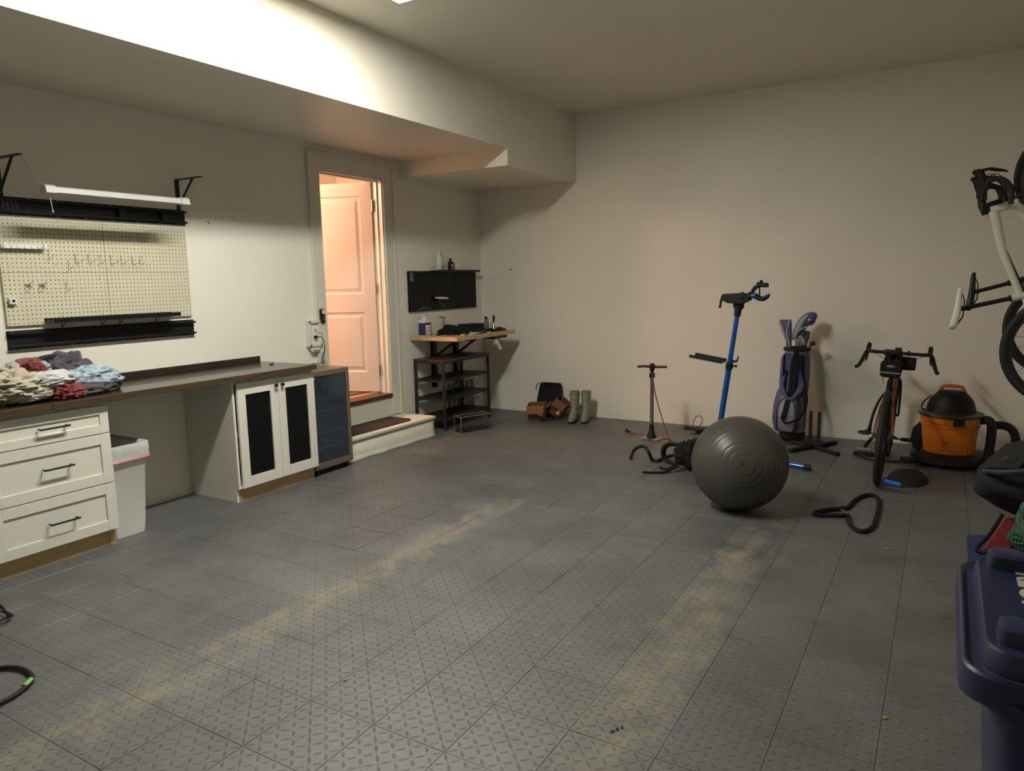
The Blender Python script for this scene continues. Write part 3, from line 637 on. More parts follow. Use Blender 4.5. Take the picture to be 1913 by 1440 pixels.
# opener console, outlet, cords
p = wl(602, 590, 0.03)
oc = thing('opener_console', (XW+0.022, p.y, p.z-0.05), 'small black wall console with a white button on the left door casing', 'control')
MB().bx(XW+0.0225, XW+0.042, p.y-0.026, p.y+0.026, p.z-0.062, p.z+0.062).build('body', m_black, oc, 0.004)
MB().bx(XW+0.042, XW+0.045, p.y-0.010, p.y+0.024, p.z+0.018, p.z+0.055).build('button', m_white, oc, 0.002)
MB().bx(XW+0.042, XW+0.044, p.y-0.004, p.y+0.014, p.z-0.016, p.z-0.008).bx(XW+0.042, XW+0.044, p.y-0.012, p.y+0.016, p.z-0.036, p.z-0.031).build('marking', mat('grey_marking', (120, 120, 125), 0.5, var=0), oc)
p = wl(590, 620, 0.03); oy, oz = 4.545, 1.10
ob = thing('outlet_box', (XW, oy, oz-0.12), 'white framed power outlet left of the door casing', 'outlet')
fr = MB()
for a_, b_, c_, d_ in ((-0.075, -0.05, -0.115, 0.115), (0.05, 0.072, -0.115, 0.115), (-0.075, 0.072, 0.09, 0.115), (-0.075, 0.072, -0.115, -0.09)): fr.bx(XW+0.0005, XW+0.05, oy+a_, oy+b_, oz+c_, oz+d_)
fr.build('frame', m_trim, ob, 0.004)
MB().bx(XW+0.0005, XW+0.03, oy-0.049, oy+0.049, oz-0.089, oz+0.089).build('plate', m_white, ob, 0.002)
MB().box((XW+0.03, oy, oz-0.135), (0.055, 0.09, 0.03), Matrix.Rotation(0.5, 3, 'Y')).build('sill', m_trim, ob, 0.004)
for zz in (0.03, -0.03): MB().bx(XW+0.03, XW+0.034, oy-0.017, oy+0.017, oz+zz-0.022, oz+zz+0.022).build('socket', m_white, ob, 0.004)
MB().tube([(XW+0.036, oy, oz+0.03), (XW+0.06, oy+0.005, oz+0.05), (XW+0.08, oy+0.04, oz+0.03), (XW+0.085, oy+0.06, oz-0.06), (XW+0.07, oy+0.05, oz-0.16), (XW+0.05, oy+0.03, oz-0.2)], 0.004, 8, sub=6)
wc = MB().tube([(XW+0.036, oy, oz+0.032), (XW+0.07, oy+0.01, oz+0.045), (XW+0.085, oy+0.05, oz+0.02), (XW+0.085, oy+0.07, oz-0.06), (XW+0.07, oy+0.055, oz-0.14), (XW+0.06, oy+0.04, oz-0.18)], 0.004, 8, sub=6)
for k in range(4): wc.tube([(XW+0.06+0.01*math.sin(a+k), oy+0.055+0.022*math.cos(a+k)+0.004*k, oz-0.19+0.05*math.sin(a+0.5*k)) for a in [i*PI/5 for i in range(10)]], 0.003, 6, True)
single(wc, 'charging_lead', m_white, (XW+0.036, oy, oz-0.24), 'white power cord bundled below the framed outlet', 'cord')
pl = MB().bx(XW+0.0345, XW+0.06, oy-0.012, oy+0.012, oz-0.040, oz-0.018); pl.tube([(XW+0.06, oy, oz-0.03), (XW+0.095, oy+0.03, oz-0.04), (XW+0.10, oy+0.045, oz-0.12), (XW+0.09, oy+0.03, oz-0.2), (XW+0.09, oy+0.02, 0.87), (XW+0.16, oy-0.06, 0.853), (XW+0.12, 4.40, 0.852)], 0.0035, 8, sub=6)
single(pl, 'mains_lead', m_blackm, (XW+0.034, oy, 0.85), 'black power cord running from the outlet down behind the cooler', 'cord')
# ------------------------------------------------------------------ corner desk on wall standards
dk = thing('wall_desk', (-4.45, 6.46, 0.39), 'wall-mounted light wood desk on black brackets in the corner', 'desk')
DX0, DX1, DY0, DY1 = XW+0.012, -4.15, 5.885, 7.03
MB().bx(DX0, DX1, DY0, DY1, 0.932, 0.970).build('desktop', m_bamboo, dk, 0.002)
for yy in (6.27, 6.68):
    MB().bx(XW+0.001, XW+0.045, yy-0.03, yy+0.03, 0.39, 0.93).build('upright', m_black, dk, 0.003)
    MB().bx(XW+0.045, -4.22, yy-0.018, yy+0.018, 0.905, 0.9315).build('support_arm', m_black, dk, 0.002)
    MB().box((-4.565, yy, 0.82), (0.36, 0.022, 0.022), Matrix.Rotation(-math.radians(33), 3, 'Y')).build('brace', m_black, dk, 0.002)
MB().bx(-4.36, -4.20, 6.66, 6.93, 0.895, 0.9315).build('underdesk_tray', m_black, dk, 0.004, label='black tray under the front right corner')
MB().bx(-4.5, -4.30, 6.4, 6.60, 0.91, 0.9315).build('underdesk_strip', m_dsteel, dk, 0.003)
# black wall panel with ledge
pn = thing('metal_wall_panel', (XW+0.001, 6.5, 1.22), 'glossy black three-section metal panel above the corner desk', 'wall panel')
m_gloss = mat('gloss_black_steel', (8, 10, 12), 0.10, var=0.05, spec=0.25)
for ya, yb in ((5.885, 6.299), (6.3005, 6.712), (6.7135, 7.128)):
    MB().bx(XW+0.004, XW+0.022, ya, yb, 1.222, 1.640).build('panel', m_gloss, pn, 0.003)
    for k in (0.25, 0.5, 0.75): MB().tube([(XW+0.022, ya+(yb-ya)*k, 1.60), (XW+0.05, ya+(yb-ya)*k, 1.60), (XW+0.06, ya+(yb-ya)*k, 1.585), (XW+0.07, ya+(yb-ya)*k, 1.60)], 0.0025, 6).build('panel_hook', m_black, pn)
MB().bx(XW+0.002, XW+0.105, 6.28, 7.10, 1.6405, 1.645).bx(XW+0.103, XW+0.106, 6.28, 7.10, 1.628, 1.652).build('ledge', m_black, pn, 0.001)
MB().bx(XW+0.0222, XW+0.0235, 5.905, 5.965, 1.535, 1.625).build('sticker', mat('grey_sticker', (92, 96, 98), 0.4, var=0.1, vscale=60), pn, label='grey sticker in the panel corner')
# bottles on the ledge
def bottle(name, prof, c, m, label, cat='bottle', n=20, R=None, sx=1.0):
    t = thing(name, c, label, cat); q = MB().lathe(prof, (0, 0, 0), n)
    q.v = [Vector((p.x*sx, p.y, p.z))+Vector(c) for p in q.v]; return t, q.build('body', m, t, angle=50)
LZ = 1.6455
t, o = bottle('spray_bottle', [(0.034, 0), (0.041, 0.006), (0.042, 0.09), (0.038, 0.12), (0.024, 0.155), (0.018, 0.19), (0.014, 0.215), (0.001, 0.216)], (-4.70, 6.385, LZ), m_white, 'white trigger spray bottle standing on the ledge of the black panel', sx=0.6)
hd = MB().bx(-4.712, -4.688, 6.37, 6.402, LZ+0.216, LZ+0.25); hd.bx(-4.709, -4.691, 6.345, 6.375, LZ+0.236, LZ+0.25); hd.build('spray_head', m_white, t, 0.004)
MB().tube([(-4.70, 6.36, LZ+0.238), (-4.70, 6.350, LZ+0.215)], 0.004, 6).build('trigger', m_white, t)
MB().bx(-4.674, -4.6735, 6.392, 6.408, LZ+0.03, LZ+0.05).build('label', m_black, t)
t = thing('oil_bottle', (-4.70, 6.60, LZ), 'small black bottle with a red label on the panel ledge', 'bottle')
u = MB().loft([rect((-4.70, 6.60+dy, LZ+z), X, Y, a, bb_, 0.4) for z, a, bb_, dy in ((0, .02, .038, 0), (0.004, .022, .040, 0), (0.075, .022, .040, 0), (0.092, .018, .026, -0.006), (0.10, .011, .013, -0.014), (0.112, .011, .013, -0.014))]); u.build('body', m_black, t)
MB().cyl((-4.70, 6.586, LZ+0.112), (-4.70, 6.586, LZ+0.132), 0.015, n=14).build('cap', m_blackm, t)
MB().bx(-4.6785, -4.6772, 6.568, 6.618, LZ+0.008, LZ+0.066).build('label', mat('red_label', (186, 44, 40), 0.4, var=0.05), t)
MB().bx(-4.6771, -4.6768, 6.572, 6.612, LZ+0.05, LZ+0.058).bx(-4.6771, -4.6768, 6.572, 6.612, LZ+0.061, LZ+0.064).build('label_print', m_white, t)
single(MB().bx(-4.73, -4.66, 6.70, 6.86, LZ, LZ+0.006), 'white_card', m_white, (-4.69, 6.78, LZ), 'flat white card lying on the panel ledge', 'card')
t = thing('hand_brush', (-4.70, 6.40, 1.33), 'white handled brush hanging low on the black panel', 'brush')
MB().tube([(-4.695, 6.285, 1.355), (-4.69, 6.37, 1.350), (-4.69, 6.50, 1.345)], [0.008, 0.014, 0.011], 8).build('handle', m_white, t)
MB().bx(-4.71, -4.68, 6.34, 6.49, 1.322, 1.336).build('bristles', m_fabk, t)
single(MB().tube([(-4.71, 6.36, 1.31), (-4.70, 6.43, 1.27), (-4.70, 6.47, 1.245)], 0.004, 6), 'hex_key', m_steel, (-4.70, 6.43, 1.24), 'thin steel rod hanging under the white brush', 'tool')
for i, (ya, za, yb, zb) in enumerate(((5.98, 1.235, 6.12, 1.262), (6.10, 1.255, 6.22, 1.240))):
    single(MB().tube([(-4.715, ya, za), (-4.71, (ya+yb)/2, (za+zb)/2+0.004), (-4.715, yb, zb)], [0.004, 0.006, 0.003], 6), 'small_plier', m_dsteel, (-4.715, (ya+yb)/2, za), ('small steel tool at the lower left of the black panel, left one', 'small steel tool at the lower left of the black panel, right one')[i], 'tool')
# things on the desk
DZ = 0.9705
jg = thing('jug', (-4.63, 5.995, DZ), 'white jug with a dark blue label at the left end of the desk', 'jug')
MB().loft([rect((-4.63, 5.995, DZ+z), X, Y, a, b_, 0.35) for z, a, b_ in ((0, .036, .056), (0.005, .040, .060), (0.145, .040, .060), (0.165, .034, .05), (0.178, .018, .022), (0.186, .016, .018))]).build('body', mat('jug_plastic', (208, 206, 200), 0.4, var=0.02), jg)
MB().cyl((-4.63, 5.995, DZ+0.186), (-4.63, 5.995, DZ+0.207), 0.021, n=18).build('cap', m_white, jg)
MB().loft([rect((-4.63, 5.995, DZ+z), X, Y, .0412, .0612, 0.35) for z in (0.012, 0.138)], False).build('label', mat('navy_label', (44, 43, 88), 0.45, var=0.05), jg)
MB().bx(-4.5886, -4.5882, 5.955, 6.035, DZ+0.016, DZ+0.115).build('label_panel', m_white, jg)
MB().bx(-4.5881, -4.5878, 5.962, 6.030, DZ+0.045, DZ+0.057).bx(-4.5881, -4.5878, 5.97, 6.02, DZ+0.08, DZ+0.086).bx(-4.5881, -4.5878, 5.962, 5.985, DZ+0.022, DZ+0.028).build('label_print', mat('ochre_print', (150, 100, 70), 0.5, var=0.1), jg)
def crumple(d, q, amp=0.2, sc=3.0, seed=0.0, flat=0.0):
    n1 = noise.noise(d*sc+Vector((seed, seed*2, 0))); n2 = noise.noise(d*sc*2.3+Vector((seed*3, 0, seed)))
    rdg = 1-abs(noise.noise(d*sc*1.6+Vector((0, seed, 5))))*2
    k = 1+amp*(n1*1.2+n2*0.5+rdg*0.35-0.2)
    q = q*k
    if q.z < flat: q.z = flat
    return q
bagd = MB().ball((-4.50, 6.33, DZ), (0.16, 0.17, 0.085), 40, 24, lambda d, q: crumple(d, q, 0.3, 2.2, 3.3, 0.0))
single(bagd, 'folded_jacket', m_fabk, (-4.50, 6.33, DZ), 'crumpled black fabric jacket heaped in the middle of the desk', 'jacket')
sb = thing('storage_case', (-4.58, 6.80, DZ), 'low black case at the back right of the desk', 'case')
MB().bx(-4.68, -4.48, 6.66, 6.93, DZ, DZ+0.06).build('body', m_blackm, sb, 0.008); MB().bx(-4.685, -4.475, 6.655, 6.935, DZ+0.061, DZ+0.08).build('lid', m_blackm, sb, 0.006)
m_teal = mat('grey_green_plastic', (92, 112, 112), 0.35, var=0.05)
t, o = bottle('trigger_bottle', [(0.024, 0), (0.029, 0.005), (0.029, 0.10), (0.022, 0.125), (0.011, 0.14), (0.001, 0.141)], (-4.35, 6.74, DZ), m_teal, 'grey-green spray bottle with a black and white head on the desk')
MB().bx(-4.362, -4.338, 6.715, 6.755, DZ+0.141, DZ+0.165).build('spray_head', m_blackm, t, 0.004); MB().bx(-4.356, -4.344, 6.757, 6.775, DZ+0.11, DZ+0.17).build('trigger', m_white, t, 0.003)
t, o = bottle('oil_can', [(0.034, 0), (0.036, 0.004), (0.026, 0.04), (0.012, 0.07), (0.009, 0.10), (0.001, 0.101)], (-4.33, 6.86, DZ), m_steel, 'silver cone oil can with a black pump handle near the desk corner', 'oil can')
MB().tube([(-4.33, 6.86, DZ+0.10), (-4.33, 6.865, DZ+0.15), (-4.33, 6.855, DZ+0.175)], [0.010, 0.014, 0.006], 10).build('pump_handle', m_blackm, t)
MB().tube([(-4.33, 6.86, DZ+0.10), (-4.33, 6.82, DZ+0.09), (-4.33, 6.79, DZ+0.055)], 0.004, 6).build('spout', m_blackm, t)
t = thing('lime_clamp', (-4.20, 6.08, DZ), 'small lime green clip at the front edge of the desk', 'clip'); lm = mat('lime_green_plastic', (140, 210, 60), 0.4, var=0.05)
MB().box((-4.21, 6.08, DZ+0.012), (0.035, 0.055, 0.022), Matrix.Rotation(0.3, 3, 'Z')).build('body', lm, t, 0.006); MB().box((-4.19, 6.12, DZ+0.008), (0.012, 0.03, 0.012)).build('jaw', lm, t, 0.003)
t = thing('desk_lamp', (-4.66, 6.36, DZ), 'small chrome clamp head on a thin stem behind the black jacket', 'lamp')
MB().tube([(-4.66, 6.36, DZ), (-4.66, 6.36, DZ+0.15)], 0.005, 8).build('stem', m_steel, t); MB().ball((-4.655, 6.36, DZ+0.165), 0.014, 12, 8).build('knob', m_steel, t); MB().ball((-4.655, 6.36, DZ+0.12), 0.012, 12, 8).build('knob', m_steel, t)
MB().tube([(-4.67, 6.31, DZ+0.178), (-4.67, 6.41, DZ+0.168)], 0.008, 8).build('cross_bar', m_dsteel, t)
rnd = random.Random(11)
def tangle(cx, cy, z, rx, ry, n, r, label, m=None, h=0.03):
    q = MB()
    for k in range(n):
        pts = []; a = rnd.random()*6
        for i in range(7):
            a += rnd.uniform(0.6, 1.6); rr = rnd.uniform(0.3, 1)
            pts.append((cx+rx*rr*math.cos(a), cy+ry*rr*math.sin(a), z+r+rnd.random()*h))
        q.tube(pts, r, 6, sub=5)
    return single(q, 'cable_tangle', m or m_blackm, (cx, cy, z), label, 'cables', None)
tangle(-4.34, 6.50, DZ, 0.14, 0.17, 6, 0.004, 'tangle of black cables on the middle of the desk')
tangle(-4.28, 6.82, DZ, 0.10, 0.18, 6, 0.004, 'tangle of black cables around the two spray cans on the desk')
tangle(-4.30, 6.42, DZ, 0.10, 0.18, 3, 0.0025, 'loose thin white cords near the front edge of the desk', m_white, 0.02)
for i in range(9):
    yy = 6.05+i*0.105; xx = -4.19-0.05*rnd.random(); a = rnd.uniform(-0.7, 0.7); L = rnd.uniform(0.03, 0.07)
    mm = (m_blackm, m_steel, m_white)[i % 3]; q = MB().tube([(xx-math.sin(a)*L/2, yy-math.cos(a)*L/2, DZ+0.006), (xx+math.sin(a)*L/2, yy+math.cos(a)*L/2, DZ+0.006)], [0.006, 0.0045], 8)
    q.ball((xx+math.sin(a)*L/2, yy+math.cos(a)*L/2, DZ+0.007), 0.007, 8, 6)
    col_ = ('black', 'steel', 'white')[i % 3]; od = ('first', 'second', 'third')[i//3]
    single(q, 'bench_tool', mm, (xx, yy, DZ), '%s %s hand tool from the left along the front edge of the desk' % (od, col_), 'tool', 'small tools along the front of the desk')
for i in range(5):
    yy = 6.08+0.07*i; q = MB().box((-4.52+0.02*math.sin(i*2), yy, DZ+0.006), (0.05, 0.022, 0.011), Matrix.Rotation(i*0.8, 3, 'Z'))
    single(q, 'bike_part', m_blackm, (-4.52, yy, DZ), ('black metal bit beside the jug', 'second black bit right of the jug', 'third black bit right of the jug', 'black bit under the jacket edge', 'black bit against the jacket')[i], 'part', 'small black bits between jug and jacket', bevel=0.003)
gl = thing('work_glove', (-4.20, 6.60, 0.80), 'white work glove hanging from under the desk front', 'glove')
p = at(917, 640, x=-4.19)
q = MB().tube([(-4.19, 6.66, 0.893), (-4.185, 6.68, 0.865), (-4.18, 6.71, 0.825)], [0.012, 0.020, 0.018], 10); q.build('palm', m_white, gl)
for k in range(4): MB().tube([(-4.18+0.004*k, 6.70+0.008*k, 0.835), (-4.175, 6.715+0.010*k, 0.80), (-4.17, 6.722+0.012*k, 0.775+0.004*k)], [0.007, 0.0065, 0.005], 7).build('finger', m_white, gl)
MB().tube([(-4.19, 6.665, 0.87), (-4.185, 6.64, 0.85), (-4.183, 6.635, 0.835)], [0.007, 0.006, 0.005], 7).build('thumb', m_white, gl)
cd = MB().tube([(-4.30, 6.62, 0.93), (-4.31, 6.63, 0.80), (-4.33, 6.66, 0.60), (-4.50, 6.75, 0.40), (-4.60, 6.80, 0.30)], 0.0028, 6, sub=5)
single(cd, 'hanging_wire', mat('brown_wire', (110, 82, 58), 0.5, var=0), (-4.45, 6.7, 0.3), 'thin brown wire dangling from the desk behind the rack', 'wire')
# metal rack below the desk
RX0, RX1, RY0, RY1, RZ = -4.73, -4.34, 5.905, 6.775, 0.735
rk = thing('shoe_rack', ((RX0+RX1)/2, (RY0+RY1)/2, 0), 'black metal four-tier rack with a wood top under the corner desk', 'rack')
m_rack = mat('rack_black_steel', (38, 38, 40), 0.5, var=0.08)
MB().bx(RX0, RX1, RY0, RY1, RZ-0.018, RZ).build('top_board', wood('dark_walnut_board', (92, 60, 46), (64, 42, 34), 0.4, (14, 1.5, 14), 3.0), rk, 0.001)
for xx in (RX0+0.002, RX1-0.027):
    for yy in (RY0+0.002, RY1-0.027):
        MB().bx(xx, xx+0.025, yy, yy+0.025, 0.012, RZ-0.019).build('leg', m_rack, rk, 0.002)
        MB().bx(xx+0.003, xx+0.022, yy+0.003, yy+0.022, 0.0, 0.0115).build('foot', m_blackm, rk)
for z in (0.12, 0.325, 0.52):
    MB().bx(RX0+0.028, RX1-0.028, RY0+0.004, RY1-0.004, z, z+0.004).build('shelf', m_rack, rk)
    q = MB(); q.bx(RX0+0.003, RX0+0.006, RY0+0.028, RY1-0.028, z-0.016, z+0.004); q.bx(RX1-0.006, RX1-0.003, RY0+0.028, RY1-0.028, z-0.016, z+0.004); q.bx(RX0+0.028, RX1-0.028, RY0+0.003, RY0+0.0039, z-0.016, z+0.004); q.bx(RX0+0.028, RX1-0.028, RY1-0.0039, RY1-0.003, z-0.016, z+0.004)
    q.build('shelf_rail', m_rack, rk)
q = MB(); z = RZ-0.019
for yy in (RY0+0.004, RY1-0.010): q.bx(RX0+0.028, RX1-0.028, yy, yy+0.006, z-0.02, z)
for xx in (RX0+0.004, RX1-0.010): q.bx(xx, xx+0.006, RY0+0.028, RY1-0.028, z-0.02, z)
q.build('top_rail', m_rack, rk)
# return-air grille on the wall behind the rack
gr = thing('wall_grille', (XW, 6.74, 0.04), 'white louvred air grille low on the wall behind the rack', 'grille')
GY0, GY1, GZ0, GZ1 = 6.47, 7.05, 0.045, 0.42
q = MB(); f_ = 0.025
q.bx(XW+0.0005, XW+0.02, GY0, GY0+f_, GZ0, GZ1); q.bx(XW+0.0005, XW+0.02, GY1-f_, GY1, GZ0, GZ1); q.bx(XW+0.0005, XW+0.02, GY0+f_, GY1-f_, GZ0, GZ0+f_); q.bx(XW+0.0005, XW+0.02, GY0+f_, GY1-f_, GZ1-f_, GZ1)
q.build('frame', m_trim, gr, 0.002)
MB().bx(XW+0.0005, XW+0.003, GY0+f_, GY1-f_, GZ0+f_, GZ1-f_).build('backing', mat('grille_grey', (120, 118, 110), 0.6, var=0.05), gr)
for i in range(1, 6): yy = GY0+f_+(GY1-GY0-2*f_)*i/6; MB().bx(XW+0.003, XW+0.018, yy-0.005, yy+0.005, GZ0+f_, GZ1-f_).build('bar', m_trim, gr)
for i in range(12):
    z = GZ0+f_+0.015+i*0.027; MB().box((XW+0.008, (GY0+GY1)/2, z), (0.010, GY1-GY0-2*f_-0.002, 0.0016), Matrix.Rotation(0.7, 3, 'Y')).build('louvre', mat('grille_slat', (150, 148, 140), 0.5, var=0.03), gr)
q = MB()
for k in range(4): q.tube([(XW+0.06+0.02*math.cos(a+k), 6.98+0.05*math.cos(a*1.0+k*0.7), 0.165+0.04*math.sin(a)+0.008*k) for a in [i*PI/5 for i in range(10)]], 0.003, 6, True, sub=2)
single(q, 'white_cable_coil', m_white, (XW+0.06, 6.98, 0.125), 'small coil of white cable on the lowest rack shelf by the grille', 'cable')
# clear acrylic box
ab = thing('acrylic_box', (-4.06, 6.03, 0), 'clear acrylic box on the floor in front of the rack', 'box')
p1 = Vector((-4.16, 5.90, 0)); ex = Vector((0.16, 0.38, 0)).normalized(); ey = Vector((-ex.y, ex.x, 0)); R_ = Matrix(((ex.x, ey.x, 0), (ex.y, ey.y, 0), (0, 0, 1)))
c = p1+ex*0.20+ey*(0.06); Lx, Ly, H = 0.37, 0.13, 0.155; tt = 0.003
for nm, dc, sz in (('wall_panel', ex*0+ey*(-Ly/2), (Lx, tt, H)), ('wall_panel', ey*(Ly/2), (Lx, tt, H)), ('wall_panel', ex*(-Lx/2), (tt, Ly-0.004, H)), ('wall_panel', ex*(Lx/2), (tt, Ly-0.004, H))):
    MB().box(c+dc+Z*(H/2+0.004), sz, R_).build(nm, m_clear, ab)
MB().box(c+Z*0.0015, (Lx, Ly, 0.003), R_).build('base_panel', m_clear, ab)
rim = MB(); cor = [c+ex*(sx*Lx/2)+ey*(sy*Ly/2) for sx, sy in ((-1, -1), (1, -1), (1, 1), (-1, 1))]
rim.tube([p+Z*(H+0.005) for p in cor], 0.0028, 6, True)
for p in cor: rim.tube([p+Z*0.004, p+Z*(H+0.004)], 0.0022, 6)
rim.build('edge_rim', mat('frosted_edge', (170, 175, 172), 0.3, var=0, trans=0.3), ab)
# marks and anchors on the back wall
for (px_, py_, r, lb) in ((954, 503, 0.02, 'upper'), (954.5, 527, 0.006, 'middle'), (954.5, 549, 0.006, 'lower')):
    p = at(px_, py_, y=YW)
    q = MB().ball((p.x, YW-0.002, p.z), (r, 0.003, 0.004 if r > 0.01 else 0.006), 10, 6); 
    if r > 0.01: q.tube([(p.x-0.02, YW-0.004, p.z+0.004), (p.x, YW-0.004, p.z-0.012), (p.x+0.02, YW-0.004, p.z+0.004)], 0.0035, 6)
    single(q, 'wall_anchor', mat('brown_anchor', (120, 92, 70), 0.6, var=0), (p.x, YW, p.z), 'small brown wall anchor near the corner, %s of the three' % lb, 'anchor', 'wall anchors on the back wall')
# ------------------------------------------------------------------ corner floor clutter on the back wall side
tb = thing('tote_bag', (-3.80, 7.17, 0), 'flat black fabric tote bag leaning on the back wall behind cardboard boxes', 'bag')
def bagrow(z, y, hx_, hy_, cx=-3.80): return rect((cx, y, z), X, Y, hx_, hy_, 0.6, 5)
MB().loft([bagrow(0.003, 7.14, .135, .06), bagrow(0.03, 7.14, .14, .07), bagrow(0.18, 7.17, .145, .055), bagrow(0.345, 7.205, .13, .035), bagrow(0.365, 7.21, .115, .025)]).build('body', m_fabk, tb)
MB().tube([(-3.92, 7.17, 0.36), (-3.945, 7.15, 0.35), (-3.955, 7.14, 0.31), (-3.95, 7.14, 0.28)], 0.005, 6).build('strap', m_fabk, tb)
MB().bx(-3.83, -3.68, 7.155, 7.168, 0.30, 0.372).build('flap', m_fabk, tb, 0.003)
m_card = mat('brown_cardboard', (136, 92, 58), 0.8, var=0.12, vscale=8); m_card2 = mat('dark_cardboard', (112, 74, 48), 0.8, var=0.12)
def cardbox(loc, rot, d, label, m):
    t = thing('cardboard_box', loc, label, 'box', 'cardboard boxes by the back wall', rot)
    a, b_, h = d; tk = 0.004
    q = MB(); q.bx(-a/2, a/2, -b_/2, b_/2, 0, tk); q.bx(-a/2, -a/2+tk, -b_/2, b_/2, tk, h); q.bx(a/2-tk, a/2, -b_/2, b_/2, tk, h); q.bx(-a/2+tk, a/2-tk, -b_/2, -b_/2+tk, tk, h); q.bx(-a/2+tk, a/2-tk, b_/2-tk, b_/2, tk, h)
    q.build('box_walls', m, t, local=True)
    MB().box((0, -b_/2-0.035, h-0.022), (a*0.96, 0.003, 0.10), Matrix.Rotation(-0.9, 3, 'X')).build('flap', m, t, local=True)
    MB().box((a/2+0.030, 0, h-0.015), (0.003, b_*0.94, 0.08), Matrix.Rotation(0.9, 3, 'Y')).build('flap', m, t, local=True)
    MB().bx(a*0.12, a*0.34, -b_/2-0.0012, -b_/2, h*0.25, h*0.75).build('shipping_label', m_white, t, local=True)
    return t
cardbox((-3.815, 6.93, 0.022), (math.radians(14), math.radians(-4), math.radians(16)), (0.20, 0.15, 0.15), 'brown open cardboard box leaning at the left of the pair', m_card)
cardbox((-3.655, 7.02, 0.060), (math.radians(10), math.radians(38), math.radians(10)), (0.15, 0.15, 0.19), 'darker brown cardboard box tilted to the right beside the boots', m_card2)
single(MB().tube([(-3.72, 6.80, 0.008), (-3.62, 6.83, 0.02), (-3.57, 6.92, 0.05), (-3.60, 7.0, 0.02)], 0.008, 8, sub=5), 'black_strap', m_fabk, (-3.65, 6.9, 0.0), 'black strap lying between cardboard box and boots', 'strap')
m_boot = mat('green_patterned_rubber', (150, 150, 126), 0.45, rgb2=(104, 108, 92), vscale=48)
def boot(cx, cy, rz, label):
    t = thing('rubber_boot', (cx, cy, 0), label, 'boot', 'pair of rubber boots by the back wall', (0, 0, rz))
    rg = []
    for z, yo, hx_, hy_ in ((0.022, -0.055, .040, .115), (0.05, -0.052, .044, .112), (0.085, -0.03, .040, .088), (0.12, 0.0, .038, .062), (0.16, 0.008, .040, .052), (0.24, 0.008, .050, .058), (0.30, 0.006, .052, .060), (0.325, 0.006, .051, .058)):
        rg.append(ell((0, yo, z), X, Y, hx_, hy_, 24))
    rg.append(ell((0, 0.006, 0.325), X, Y, .047, .054, 24)); rg.append(ell((0, 0.006, 0.20), X, Y, .042, .048, 24))
    MB().loft(rg).build('shaft', m_boot, t, local=True, angle=60)
    MB().loft([ell((0, -0.055, z), X, Y, a, b_, 24) for z, a, b_ in ((0.0, .041, .116), (0.020, .044, .121), (0.024, .042, .117))]).build('sole', m_blackm, t, local=True)
    MB().loft([ell((0, 0.006, z), X, Y, a, b_, 24) for z, a, b_ in ((0.312, .053, .061), (0.318, .055, .063), (0.328, .052, .060))], False).build('top_binding', m_boot, t, local=True)
    MB().bx(-0.058, -0.050, -0.008, 0.014, 0.27, 0.30).build('buckle', m_boot, t, local=True, bevel=0.002)
boot(-3.385, 6.965, math.radians(8), 'left grey-green patterned rubber boot by the back wall')
boot(-3.275, 7.02, math.radians(14), 'right grey-green patterned rubber boot by the back wall')
# ------------------------------------------------------------------ floor pump
PX, PY = -2.335, 6.47
pm = thing('floor_pump', (PX, PY, 0), 'steel floor pump with a black and red handle and red hose', 'pump')
MB().box((PX, PY, 0.008), (0.20, 0.055, 0.014), Matrix.Rotation(0.5, 3, 'Z')).box((PX, PY, 0.008), (0.20, 0.05, 0.012), Matrix.Rotation(-0.5, 3, 'Z')).build('foot_plate', mat('cast_aluminium', (178, 174, 162), 0.4, 0.7, var=0.05), pm, 0.004)
MB().lathe([(0.046, 0), (0.044, 0.02), (0.028, 0.05), (0.022, 0.09), (0.020, 0.13)], (PX, PY, 0.0155), 20).build('base_cone', m_black, pm)
MB().cyl((PX, PY, 0.14), (PX, PY, 0.60), 0.0175, n=20).build('barrel', m_steel, pm)
MB().lathe([(0.02, 0), (0.026, 0.01), (0.026, 0.04), (0.018, 0.05)], (PX, PY, 0.59), 18).build('collar', m_blackm, pm)
MB().lathe([(0.010, 0), (0.024, 0.03), (0.026, 0.06), (0.024, 0.078)], (PX, PY, 0.64), 18).build('handle_hub', m_blackm, pm)
for s in (-1, 1): MB().tube([(PX+s*0.018, PY, 0.695), (PX+s*0.08, PY, 0.697), (PX+s*0.142, PY, 0.692+(0.008 if s > 0 else -0.002))], [0.014, 0.0115, 0.012], 12).build('grip', mat('maroon_black_grip', (62, 26, 24), 0.5, var=0.1), pm)
MB().cyl((PX, PY, 0.718), (PX, PY, 0.727), 0.022, n=18).build('cap', m_red, pm)
pts = [(PX+0.015, PY-0.02, 0.63), (PX+0.02, PY-0.028, 0.58), (PX+0.05, PY-0.03, 0.42), (PX+0.13, PY-0.02, 0.15), (PX+0.185, PY-0.02, 0.015), (PX+0.18, PY+0.02, 0.007), (PX+0.05, PY+0.085, 0.007), (PX-0.10, PY+0.10, 0.007), (-2.62, 6.645, 0.010)]
MB().tube(pts, 0.0052, 8, sub=7).build('hose', m_red, pm)
MB().tube([(-2.62, 6.645, 0.012), (-2.64, 6.65, 0.014), (-2.675, 6.655, 0.016)], [0.010, 0.014, 0.011], 10).tube([(-2.655, 6.652, 0.024), (-2.665, 6.652, 0.045)], 0.007, 8).build('chuck', m_blackm, pm)
